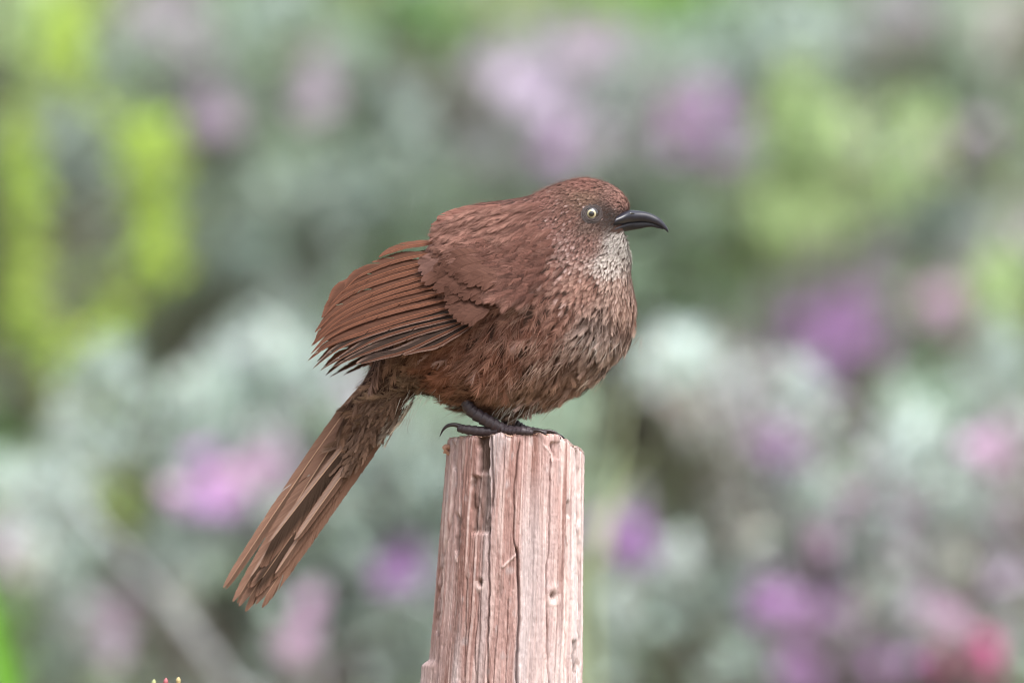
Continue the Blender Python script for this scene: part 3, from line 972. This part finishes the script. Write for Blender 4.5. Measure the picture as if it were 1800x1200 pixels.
f_root = cp[fi] + cn[fi] * (cval[fi, 0] * cval[fi, 3] * .35 * PX)[:, None]
bri = rng.uniform(.85, 1.2, (nf, 1))
v, f, c = filaments(f_root, cn[fi], fd, fl_L, rng.uniform(.55, .95, nf), lf, lf * rng.uniform(.4, .9, nf), ccb[fi] * bri * .9 + cct[fi] * .1, cct[fi] * bri * 1.08)
mk('filament_feathers', v, f, M_FEATHER, body, c, smooth=False, kind='stuff')
# pale tufts under the belly, at the vent and on the thigh: x, y, depth, direction, count, length, colour
tv_, tf_q, tf_t, tc_, off = [], [], [], [], 0
for x, y, yp, dg, n, ln, c1 in [
        (905, 712, -66, 238, 60, 34, (222, 212, 200)), (945, 706, -40, 236, 60, 36, (214, 202, 188)), (925, 716, -20, 240, 40, 30, (210, 196, 182)),
        (1030, 668, -60, 236, 46, 34, (206, 176, 156)), (1052, 652, -55, 240, 40, 36, (196, 164, 146)), (985, 694, -70, 224, 50, 40, (150, 116, 96)),
        (835, 724, -28, 205, 50, 34, (216, 208, 196)), (812, 716, -28, 212, 40, 30, (176, 150, 132)), (745, 690, -40, 244, 34, 26, (222, 214, 204)),
        (722, 700, -28, 238, 44, 30, (220, 210, 198)), (705, 712, -22, 236, 40, 32, (196, 176, 158)), (685, 728, -18, 236, 36, 32, (180, 152, 130)),
        (1095, 600, -40, 244, 40, 34, (196, 160, 142)),
        (905, 545, -150, 222, 60, 40, (178, 134, 116)),
        (940, 600, -152, 236, 60, 38, (172, 132, 114)), (880, 600, -150, 226, 60, 44, (160, 112, 92)), (1000, 610, -130, 240, 60, 38, (178, 146, 130)),
        (1045, 590, -95, 246, 60, 40, (198, 176, 166)), (1065, 600, -80, 248, 60, 42, (206, 186, 176)), (830, 640, -132, 222, 60, 44, (146, 96, 74)),
        (960, 640, -135, 238, 60, 42, (176, 140, 122)), (905, 660, -132, 236, 60, 42, (160, 116, 96))]:
    n = int(n * .45)
    a = np.radians(dg + rng.normal(size=n) * 9)
    dd_ = unit(np.stack([np.cos(a), rng.normal(size=n) * .15 - .05, np.sin(a)], -1))
    nn = np.tile(unit(np.array([.1, -1.0, .05])), (n, 1))
    spx = 15 if ln > 15 else 9
    xs, ys = x + rng.normal(size=n) * spx, y + rng.normal(size=n) * 7
    lim = body_depth(xs, ys)
    zz = np.where(yp < -30, np.minimum(yp + rng.normal(size=n) * 5, lim - 4), yp + rng.normal(size=n) * 8)
    bri = rng.uniform(.8, 1.1, (n, 1))
    v, fs, c = filaments(P(xs, ys, zz), nn, dd_, ln * rng.uniform(.6, 1.25, n), rng.uniform(.45, .8, n), rng.uniform(.02, .2, n), rng.uniform(.05, .35, n), fc(c1) * .7 * bri, fc(c1) * 1.1 * bri)
    tv_.append(v); tf_q.append(fs[0] + off); tf_t.append(fs[1] + off); tc_.append(c); off += len(v)
mk('downy_tufts', np.concatenate(tv_), [np.concatenate(tf_q), np.concatenate(tf_t)], M_FEATHER, body, np.concatenate(tc_), smooth=False, kind='stuff')

# ---- long feathers: a continuous vane on a shaft
def vane(rp, nrm, wl, wr, cl, cr_, ce, tipshape=.5, camber=.12, nb=72, taper=.34, rough=1.0, tilt=0.0, splits=3, shaft=None, rw=.9, barb=34, tipcol=None):
    """rp: shaft control points (world); wl / wr: vane half widths in pixels on the two sides of the shaft"""
    c = catmull(rp, 200)
    tg = unit(np.gradient(c, axis=0))
    N = unit(nrm - tg * np.sum(tg * nrm, -1, keepdims=True))
    B = np.cross(N, tg)                                  # left of travel seen from the normal
    if tilt:
        N, B = N * math.cos(tilt) + B * math.sin(tilt), B * math.cos(tilt) - N * math.sin(tilt)
    Ltot = np.linalg.norm(np.diff(c, axis=0), axis=1).sum()
    parts = []
    ns = 6
    for s, w, colr in ((1, wl, cl), (-1, wr, cr_)):
        t = np.linspace(.02, 1, nb)
        prof = np.minimum(1, (t / .16) ** .7) * np.clip((1.0 - t) / taper, 0, 1) ** tipshape
        prof = np.maximum(prof, .04)
        ang = np.radians(barb) * (1 - .55 * t ** 3)
        ang = ang + np.radians(1.3) * rng.normal(size=nb) * rough
        blen = w * PX * prof / np.sin(np.radians(barb)) * 1.0 * (1 + .04 * rough * rng.normal(size=nb))
        i = t * 199
        c0 = cat_at(c, i); tg0 = unit(cat_at(tg, i)); N0 = unit(cat_at(N, i)); B0 = unit(cat_at(B, i))
        brk = set(rng.integers(nb // 4, nb - 4, splits).tolist()) if splits else set()
        sh = np.zeros(nb)
        acc_ = 0
        for k in range(nb):
            if k in brk:
                acc_ = (-.10 * rng.random() - .03) * rough
            sh[k] = acc_
            acc_ *= .86
        q = np.linspace(0, 1, ns)
        dirv = tg0 * np.cos(ang + sh)[:, None] + s * B0 * np.sin(ang + sh)[:, None]
        x = q[None, :, None]
        p = c0[:, None] + dirv[:, None] * blen[:, None, None] * x + tg0[:, None] * (blen * .14)[:, None, None] * x ** 2
        p = p - N0[:, None] * (camber * blen)[:, None, None] * x ** 2 + N0[:, None] * (.012 * rough * rng.normal(size=nb) * blen)[:, None, None] * x
        f = grid_faces(nb, ns)
        fr = f.reshape(nb - 1, ns - 1, 4)
        ok = np.ones((nb - 1, ns - 1), bool)
        for k in brk:
            if 0 < k < nb - 1:
                ok[k - 1, 2:] = False
        f = fr[ok]
        if s < 0:
            f = f[:, ::-1]
        cc = np.asarray(colr)[None, None] * np.ones((nb, ns, 1))
        ed = sstep(.6, 1, q)[None, :, None]
        cc = cc * (1 - ed) + np.asarray(ce) * ed
        if tipcol is not None:
            tp = sstep(.8, 1, t)[:, None, None]
            cc = cc * (1 - tp) + np.asarray(tipcol) * tp
        cc = cc * (1 + .09 * rng.normal(size=(nb, 1, 1))) * (1 + .08 * vn(t * 9, s, rng.integers(1000)))[:, None, None]
        parts.append((p.reshape(-1, 3), [f], cc.reshape(-1, 3)))
    sc = catmull(rp, 40)
    tv, tf = tube(sc + catmull(N, 40) * .25 * PX, [rw * PX, rw * .8 * PX, rw * .3 * PX], 40, 6) if False else tube(sc, [rw * PX, rw * .75 * PX, rw * .25 * PX], 40, 6)
    parts.append((tv, tf, np.broadcast_to(np.asarray(shaft if shaft is not None else ce), tv.shape)))
    return join(parts)

# ---- wing
def wing_depth(px, py):
    px, py = np.atleast_1d(px).astype(float), np.atleast_1d(py).astype(float)
    plane = -75 - .392 * (px - 770) - .452 * (py - 420)
    bd = body_depth(px, py) - 8
    inside = sstep(690, 760, px)
    return np.where(inside > 0, np.minimum(plane, bd * inside + plane * (1 - inside)), plane)

def crop7(x, y):
    return 540 + x / 4.614, 400 + y / 4.614

FL_ = [  # tip, middle, base in wing-crop pixels; widths inner/outer; tip shape
    ((580, 243), (800, 162), (1080, 112), 8, 6, .9),
    ((288, 532), (570, 318), (1030, 205), 11, 6, .8),
    ((200, 640), (480, 440), (1030, 265), 13, 6, .7),
    ((140, 735), (450, 505), (1040, 310), 13, 6, .7),
    ((80, 845), (440, 575), (1050, 370), 10, 6, .75),
    ((70, 880), (450, 615), (1060, 420), 13, 6, .75),
    ((62, 918), (480, 655), (1080, 470), 13, 6, .75),
    ((50, 965), (480, 705), (1110, 525), 13, 6, .75),
    ((36, 1022), (460, 775), (1150, 580), 13, 6, .8),
    ((28, 1082), (470, 835), (1190, 635), 13, 5.5, .8),
    ((40, 1138), (520, 868), (1230, 680), 13, 5.5, .85),
    ((105, 1143), (580, 905), (1260, 720), 12, 5, .85),
    ((210, 1140), (670, 962), (1300, 750), 12, 5, .85),
    ((440, 1100), (800, 1005), (1340, 745), 12, 5.5, .5),
    ((790, 1025), (1050, 960), (1370, 770), 11, 5.5, .5)]
RUF, RUFD, RUFL = fc((110, 65, 45)), fc((44, 31, 25)), fc((146, 102, 82))

def make_wing(side):
    w = None
    objs = []
    sg = 1 if side == 'near' else -1
    ox, oy = (0, 0) if side == 'near' else (16, 14)
    # the arm under the coverts
    ax_, ay_ = np.array([925, 880, 830, 790.]) + ox, np.array([440, 470, 500, 520.]) + oy
    yp = (wing_depth(ax_, ay_) + 8) * sg
    av, af = tube(P(ax_, ay_, yp), [10 * PX, 20 * PX, 26 * PX, 14 * PX], 24, 16, flat=.45)
    w = mk('wing', av, af, M_SKIN, bird)
    for k, (a, m, b, wi, wo, ts) in enumerate(FL_):
        xy = np.array([crop7(*b), crop7(*m), crop7(*a)])
        if 0 < k < 13:
            xy[1] += rng.normal(size=2) * np.array([2, 1.5])
            xy[2] += rng.normal(size=2) * np.array([3, 1.5])
        # shaft leaves its base level, bows, then drops to the tip
        kb = .25 if k == 0 else 1.0
        q1 = xy[0] * .5 + xy[1] * .5 + np.array([-2, -4 * kb if k < 13 else 0])
        q2 = xy[1] * .45 + xy[2] * .55 + np.array([-3, -7 * kb if k < 11 else -1])
        pts = np.array([xy[0], q1, xy[1] + np.array([0, -2]), q2, xy[2]]) + np.array([ox, oy])
        yp = (wing_depth(pts[:, 0], pts[:, 1]) - 10 + k * .9) * sg
        rp = P(pts[:, 0], pts[:, 1], yp)
        nrm = np.array([.05, -1.0 * sg, .30])
        dk = (.72 if k >= 10 else 1.0) * rng.uniform(.85, 1.12)
        wi, wo = wi * rng.uniform(.9, 1.1), wo * rng.uniform(.8, 1.2)
        cin, cout = (RUF * .68 + RUFD * .32) * dk, RUF * (1.05 if k < 9 else .9 if k < 11 else .6)
        if k >= 10:
            cin = RUFD * 2.2 * dk
        if k == 0:
            cin, cout = RUF * 1.1, RUF * 1.15
        ce = RUF * 1.22 if k < 10 else fc((148, 114, 101))
        # inner vane tucks under the feather above it
        if sg > 0:
            wi = wi * 1.55
            v, f, c = vane(rp, nrm, wo, wi, cout, cin, ce, ts, camber=.10, tilt=-.36 + rng.normal() * .06, nb=120, taper=(.42 if k < 8 else .6 if k < 13 else .3), rough=.5, splits=2, shaft=lin((150, 100, 78)) * (.8 if k < 10 else .6), rw=.8)
        else:
            v, f, c = vane(rp, nrm, wi, wo, cin, cout, ce, ts, camber=.10, tilt=.40, nb=60, splits=2, shaft=lin((120, 80, 64)), rw=.8)
        mk('flight_feather', v, f, M_VANE, w, c)
    # coverts: rows laid like shingles, hindmost row first
    rows = [
        # greater coverts over the flight feather bases (tip x,y, length, direction degrees, halfwidth)
        [(782, 436, 60, 8), (764, 452, 62, 10), (760, 468, 62, 12), (766, 484, 60, 14), (774, 500, 60, 17), (780, 514, 60, 19), (786, 528, 58, 21), (789, 541, 56, 23), (797, 551, 54, 25), (803, 560, 52, 27), (812, 566, 50, 30), (824, 568, 44, 33)],
        # median coverts, the pale rounded lobe
        [(742, 462, 66, 20), (742, 476, 70, 22), (750, 494, 70, 24), (769, 510, 68, 26), (796, 508, 58, 26), (815, 520, 56, 28), (838, 528, 50, 30)],
        [(770, 446, 64, 12), (778, 462, 66, 16), (790, 478, 66, 18), (806, 490, 62, 20), (826, 498, 58, 22), (848, 504, 54, 26), (868, 510, 46, 30)]]
    for r, row in enumerate(rows):
        for kk, (tx, ty, ln, dg) in enumerate(row):
            a = math.radians(dg)
            tp = np.array([tx, ty]) + np.array([ox, oy]) + rng.normal(size=2) * 1.5
            ln = ln * rng.uniform(.95, 1.08)
            bs = tp + np.array([math.cos(a), -math.sin(a)]) * ln
            md = tp * .5 + bs * .5 + np.array([-math.sin(a), -math.cos(a)]) * 3
            q2 = tp * .8 + bs * .2 + np.array([-math.sin(a), -math.cos(a)]) * 2
            pts = np.array([bs, md, q2, tp])
            lay = np.array([-6, 0, 2.5, 3.0]) + 12 + r * 1.8 + (len(row) - kk) * .25
            yp = (wing_depth(pts[:, 0], pts[:, 1]) - lay) * sg
            nrm = np.array([.0, -1.0 * sg, .35])
            c1 = fc((102, 63, 50)) if r else fc((92, 56, 43))
            if r == 1 and ty < 480:
                c1 = fc((112, 75, 66))
            c1 = c1 * rng.uniform(.95, 1.05)
            wd = 14 if r else 12
            args = (wd * .8, wd) if sg > 0 else (wd, wd * .8)
            v, f, c = vane(P(pts[:, 0], pts[:, 1], yp), nrm, *args, c1, c1 * .97, c1 * 1.06, .42, camber=.05, nb=90, tilt=-.09 * sg, rough=.35, taper=.34, splits=1, shaft=c1 * .9, rw=.5, barb=54)
            mk('covert_feather', v, f, M_VANE, w, c)
    return w
make_wing('near')
make_wing('far')

# ---- scapular cape that falls over the wing base
cape_rows = [
    [(763, 417, 20), (777, 424, 22), (796, 429, 24), (817, 426, 22), (836, 421, 20), (856, 421, 20), (878, 424, 22), (900, 428, 26)],
    [(766, 400, 26), (782, 404, 26), (802, 407, 24), (824, 402, 20), (846, 400, 18), (868, 400, 18), (892, 405, 22), (914, 411, 26)],
    [(776, 385, 30), (794, 384, 28), (816, 382, 24), (840, 380, 20), (864, 380, 16), (890, 384, 18), (914, 390, 22)]]
for r, row in enumerate(cape_rows):
    for kk, (tx, ty, dg) in enumerate(row):
        if tx > 885:
            continue
        a = math.radians(dg + rng.normal() * 4)
        tp = np.array([tx, ty]) + rng.normal(size=2) * 2
        ln = rng.uniform(46, 58)
        bs = tp + np.array([math.cos(a), -math.sin(a)]) * ln
        bs[1] = max(bs[1], np.interp(bs[0], [780, 840, 935, 1000], [392, 362, 350, 345]))
        pts = np.array([bs, tp * .5 + bs * .5 + [0, -1.5], tp * .82 + bs * .18 + [0, -1], tp])
        bd = np.minimum(body_depth(pts[:, 0], pts[:, 1]), -75 - .392 * (pts[:, 0] - 770) - .452 * (pts[:, 1] - 420))
        yp = bd - np.array([-3, 1.5, 3.5, 4]) - 9 - r * 1.3 - kk * .2
        nrm = unit(np.array([-.15, -.8, .25 + max(0, 425 - ty) / 85]))
        c1 = fc((132, 83, 70)) * rng.uniform(.86, 1.14)
        v, f, c = vane(P(pts[:, 0], pts[:, 1], yp), nrm, 13, 14, c1, c1, c1 * 1.08, .45, camber=.06, nb=90, rough=.6, taper=.36, splits=2, shaft=c1 * .95, rw=.4, barb=50)
        mk('scapular_feather', v, f, M_VANE, body, c)

# soft body feathers that blend cape, shoulder and neck
sp = []
while len(sp) < 470:
    x, y = rng.uniform(790, 985), rng.uniform(350, 520)
    if y < np.interp(x, [760, 800, 840, 935, 985], [425, 382, 364, 353, 350]) or (y > 428 and x < 806 + (y - 428) * .95) or x > 985 - abs(y - 430) * .25 - rng.exponential(28):
        continue
    sp.append((x, y))
sp = np.array(sp)
bd = np.minimum(body_depth(sp[:, 0], sp[:, 1]), -75 - .392 * (sp[:, 0] - 770) - .452 * (sp[:, 1] - 420))
bd = bd - 4 - 15 * sstep(975, 900, sp[:, 0]) * (.45 + .55 * sstep(350, 400, sp[:, 1]))
n_ = unit(np.stack([np.full(len(sp), -.15), np.full(len(sp), -.8), .15 + np.maximum(0, 430 - sp[:, 1]) / 85], -1))
ang = np.radians(20 + rng.normal(size=len(sp)) * 8 + (900 - sp[:, 0]) * .05 + np.maximum(0, sp[:, 1] - 420) * .15)
dd = np.stack([-np.cos(ang), 0 * ang, -np.sin(ang)], -1)
dd = unit(dd - n_ * np.sum(dd * n_, 1, keepdims=True) * .9)
N = len(sp)
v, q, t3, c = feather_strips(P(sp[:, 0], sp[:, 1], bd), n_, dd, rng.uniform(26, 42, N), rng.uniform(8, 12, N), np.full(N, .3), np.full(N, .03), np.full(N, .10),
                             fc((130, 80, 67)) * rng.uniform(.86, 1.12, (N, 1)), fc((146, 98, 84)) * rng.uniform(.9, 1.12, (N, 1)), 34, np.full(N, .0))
mk('mantle_feathers', v, [q, t3], M_FEATHER, body, c, smooth=False, kind='stuff')

# ---- tail
tl_v, tl_f = tube(P([705, 665, 630], [668, 715, 765], [0, 0, 0]), [26 * PX, 20 * PX, 8 * PX], 20, 16, flat=.6)
tail = mk('tail', tl_v, tl_f, M_SKIN, bird)
DK, MD, PL, RD = fc((76, 55, 43)), fc((112, 80, 64)), fc((160, 126, 110)), fc((142, 100, 80))
# base, tip, depth, left width, right width, left colour, right colour, tip shape
for bx, by, tx, ty, yp, wl, wr, c1, c2, ts, sp_ in [
        (652, 660, 398, 1028, 12, 9, 9, RD, MD, .45, 4),
        (660, 668, 420, 1047, 9, 12, 11, RD, MD, .38, 4),
        (672, 690, 440, 1046, 7, 15, 16, MD, MD, .25, 4),
        (700, 712, 468, 1045, 5, 14, 14, MD, RD, .28, 4),
        (680, 690, 442, 1012, 1, 6, 15, PL, DK, .4, 2),
        (690, 700, 462, 1014, -1, 15, 18, DK, DK, .25, 2),
        (700, 706, 486, 1005, -2, 5, 10, PL, MD, .4, 2),
        (685, 692, 478, 948, -6, 6, 24, PL, DK, .25, 2),
        (702, 706, 525, 942, -9, 8, 7, PL, MD, .35, 2)]:
    b_, t_ = np.array([bx, by]), np.array([tx, ty])
    nv_ = np.array([-(t_ - b_)[1], (t_ - b_)[0]]) / np.linalg.norm(t_ - b_)
    pts = np.array([b_, b_ * .66 + t_ * .34 + nv_ * 3, b_ * .33 + t_ * .67 + nv_ * 2.5, t_])
    rp = P(pts[:, 0], pts[:, 1], yp + np.array([0, 0, 0, 0.]))
    nrm = np.array([.10, -1.0, -.06])
    # travel is down-left, normal to the viewer: its left hand is the lower right edge
    v, f, c = vane(rp, nrm, wr * 1.35, wl * 1.35, c2, c1, RD * 1.05, ts, camber=.08, nb=210, tilt=-.12, taper=.16, rough=.45, splits=sp_ // 4, shaft=lin((196, 160, 136)), rw=.9, barb=26, tipcol=None)
    mk('tail_feather', v, f, M_VANE, tail, c)
# soft coverts that hide the roots of the tail
m = 170
tt = rng.random(m) ** 1.2
sx = rng.uniform(-1, 1, m)
axp = np.array([700, 672.]) + (np.array([640, 775.]) - np.array([700, 672.])) * tt[:, None]
wd = 44 * (1 - tt) + 7 * tt
nvec = np.array([.83, .55])
pp = axp + nvec * (sx * wd)[:, None]
dz = -(38 * (1 - tt) ** 1.3 + 12 * tt) * np.sqrt(np.clip(1 - sx ** 2, .02, 1))
dirp = np.array([-.52, .85]) + rng.normal(size=(m, 2)) * (.12 - .07 * tt[:, None])
dd = unit(np.stack([dirp[:, 0], -.05 + 0 * tt, -dirp[:, 1]], -1))
n_ = unit(np.stack([nvec[0] * sx, -np.sqrt(np.clip(1 - sx ** 2, .1, 1)), -nvec[1] * sx], -1))
white = (sstep(.55, 1, sx) * sstep(.7, .2, tt))[:, None]
v, q, t3, c = feather_strips(P(pp[:, 0], pp[:, 1], dz), n_, dd, (rng.uniform(34, 60, m) + 45 * tt * rng.random(m)), rng.uniform(5, 8, m), .7 - .3 * tt, np.full(m, .0), np.full(m, .03),
                             fc((104, 71, 54)) * rng.uniform(.85, 1.1, (m, 1)), fc((126, 93, 74)) * (1 - white) + lin((222, 212, 200)) * white, 24, np.full(m, .0))
mk('tail_coverts', v, [q, t3], M_FEATHER, tail, c, smooth=False, kind='stuff')

# ---- beak
def horn(top, bot, wid, yoff=0, n=40, seg=20):
    tp, bt = catmull(np.array(top, float), n), catmull(np.array(bot, float), n)
    w = catmull(np.array(wid, float)[:, None], n)[:, 0]
    th = np.linspace(0, 2 * np.pi, seg, endpoint=False)
    c, h = (tp + bt) / 2, (tp - bt) / 2
    s = np.sin(th)
    px = c[:, 0, None] + h[:, 0, None] * np.cos(th)
    py = c[:, 1, None] + h[:, 1, None] * np.cos(th)
    yp = -w[:, None] * np.sign(s) * np.abs(s) ** .8 + yoff
    v = P(px, py, yp).reshape(-1, 3)
    v = np.concatenate([v, P(*c[0], yoff)[None], P(*c[-1], yoff)[None]])
    k = np.arange(seg); k2 = (k + 1) % seg
    caps = np.concatenate([np.stack([np.full(seg, n * seg), k2, k], -1), np.stack([np.full(seg, n * seg + 1), (n - 1) * seg + k, (n - 1) * seg + k2], -1)])
    return v, [grid_faces(n, seg, True), caps]
upper = mk('upper_beak', *horn([(1086, 377), (1104, 370), (1119, 370), (1142, 374.5), (1161, 385), (1173, 400), (1175.2, 408)],
                               [(1074, 403), (1090, 399), (1108, 394), (1130, 391), (1152, 395), (1168, 403.5), (1174.4, 409)],
                               [43, 35, 21, 11, 7, 3.4, 1.0]), M_BEAK, bird)
lower = mk('lower_beak', *horn([(1072, 400), (1090, 394), (1108, 389), (1130, 388), (1150, 392), (1166, 402)],
                               [(1062, 420), (1084, 411), (1104, 406), (1124, 402.5), (1144, 399), (1166, 403.5)],
                               [46, 33, 16, 7.5, 4.4, 1.4]), M_LOWBEAK, bird)
mk('gape', *horn([(1071, 402), (1086, 395), (1102, 389), (1122, 388)], [(1065, 417), (1084, 409), (1102, 404), (1122, 398)], [46, 36, 21, 7]), M_LOWBEAK, lower)
nz_ = tube(P([1104, 1108, 1113, 1116], [377, 375.5, 375, 376], [-25, -23.5, -19.5, -16]), [.6 * PX, 1.9 * PX, 1.8 * PX, .5 * PX], 14, 8)
mk('nostril', *nz_, M_PUPIL, upper)

# ---- eye
ed_ = float(body_depth([EYE[0]], [EYE[1]])[0])
def ball(cx_, cy_, yp, r, cap=np.pi, n=24, seg=36, tiltx=0.0):
    ph = np.linspace(0.0, cap, n)
    th = np.linspace(0, 2 * np.pi, seg, endpoint=False)
    p = P(cx_, cy_, yp)
    x = np.sin(ph)[:, None] * np.cos(th) * r * PX
    z = np.sin(ph)[:, None] * np.sin(th) * r * PX
    y = -np.cos(ph)[:, None] * np.ones(seg) * r * PX
    return (np.stack([x, y, z], -1) + p).reshape(-1, 3), [grid_faces(n, seg, True)], np.repeat(ph, seg)
ER = 13.5
ev_, ef_, eph = ball(EYE[0], EYE[1], ed_ + 6.6, ER)
rr_ = np.sin(np.minimum(eph, np.pi / 2)) * ER
icol = np.where((rr_ < 8.5)[:, None], lin((178, 172, 144)), lin((30, 25, 25)))
icol = np.where((rr_ < 5.8)[:, None], lin((146, 136, 104)), icol)
eye = mk('eye', ev_, ef_, M_IRIS, bird, icol)
pv_, pf_, _ = ball(EYE[0], EYE[1], ed_ + 6.6, ER + .25, cap=math.asin(4.6 / ER))
mk('pupil', pv_, pf_, M_PUPIL, eye)
def ring(r, yp, th_, sx=1.0):
    a = np.linspace(0, 2 * np.pi, 60, endpoint=False)
    b_ = np.linspace(0, 2 * np.pi, 10, endpoint=False)
    rr = r + th_ * np.cos(b_)[None, :] + (.9 * vn(a * 2.2, r, 9) + .5 * vn(a * 6, r, 10) + .05 * (r - 9) * np.cos(a + .4))[:, None]
    x = EYE[0] + rr * np.cos(a)[:, None] * sx
    y = EYE[1] + rr * np.sin(a)[:, None]
    dp = body_depth(x, y) + yp - th_ * .6 * np.sin(b_)[None, :]
    v = P(x, y, dp).reshape(-1, 3)
    f = grid_faces(60, 10, True)
    u = np.array([59]); k = np.arange(10); k2 = (k + 1) % 10
    return v, [f, np.stack([59 * 10 + k, 59 * 10 + k2, k2, k], -1)]
rv = join([ring(9.8, -3.4, 1.5), ring(12.6, -2.2, 1.3, 1.02), ring(14.8, -1.2, 1.2, 1.04), ring(16.8, -.4, 1.1, 1.06)])
mk('eye_ring', *rv, M_LID, eye)

# ---- legs
def make_leg(tars, toes, claws, tr):
    lv, lf = tube(P(*np.array(tars, float).T), [r * PX for r in tr], 80, 18, ripple=.26, nrip=9)
    leg = mk('leg', lv, lf, M_LEG, bird)
    for pts, rad in toes:
        mk('toe', *tube(P(*np.array(pts, float).T), [r * PX for r in rad], 56, 14, ripple=.28, nrip=8), M_LEG, leg)
    for pts, rad in claws:
        mk('claw', *tube(P(*np.array(pts, float).T), [r * PX for r in rad], 26, 10), M_CLAW, leg)
make_leg([(818, 706, -72), (829, 722, -75), (852, 737, -78), (874, 749, -78), (892, 757, -78)],
         [([(884, 756, -78), (862, 758, -77), (838, 757, -76), (816, 754, -76), (805, 752, -76)], [7, 6.5, 7.5, 7, 5.5]),
          ([(886, 755, -78), (905, 756, -78), (926, 756.5, -80), (944, 759, -82), (960, 761, -82)], [8, 6.6, 6.8, 5.6, 4.6]),
          ([(886, 756, -74), (905, 758, -62), (925, 758, -50), (946, 761, -42)], [7, 6, 6, 4.5]),
          ([(886, 756, -82), (902, 758, -94), (920, 758, -106), (936, 760, -104)], [7, 6, 6, 4.5])],
         [([(812, 750, -76), (800, 746.5, -76), (788, 747.5, -76), (779, 755, -76), (773, 767, -76)], [4.6, 3.8, 3.1, 2.2, .4]),
          ([(955, 758, -82), (966, 757, -82), (976, 760, -82), (983, 766, -82), (987, 774, -82)], [3.6, 3.0, 2.5, 1.8, .4]),
          ([(942, 758, -42), (954, 757, -41), (964, 760, -40), (972, 766, -40)], [3.4, 2.8, 2.2, .4]),
          ([(932, 757, -104), (944, 756, -106), (954, 759, -108), (961, 765, -108)], [3.4, 2.8, 2.2, .4])],
         [8, 9.5, 10, 9.5, 8])
make_leg([(872, 712, 30), (884, 730, 34), (902, 744, 38), (916, 753, 40), (926, 757, 42)],
         [([(920, 757, 42), (898, 759, 43), (876, 759, 44), (856, 758, 45)], [7, 6, 6.5, 5]),
          ([(922, 757, 42), (940, 758, 44), (958, 762, 46), (974, 768, 48)], [7.5, 6, 5.5, 4]),
          ([(922, 757, 46), (938, 759, 60), (954, 761, 70)], [7, 5.5, 4.2]),
          ([(922, 757, 38), (938, 759, 24), (952, 761, 14)], [7, 5.5, 4.2])],
         [([(860, 756, 45), (848, 754, 45), (838, 757, 45), (832, 763, 45)], [4, 3.4, 2.6, .4]),
          ([(968, 764, 48), (980, 764, 49), (990, 769, 50), (996, 778, 50)], [3.4, 2.8, 2.2, .4]),
          ([(950, 758, 70), (962, 758, 74), (974, 765, 78)], [3.2, 2.6, .4]),
          ([(948, 758, 14), (960, 757, 10), (972, 762, 6), (978, 769, 4)], [3.2, 2.6, 2, .4])],
         [7.5, 8.5, 8.5, 8, 7])
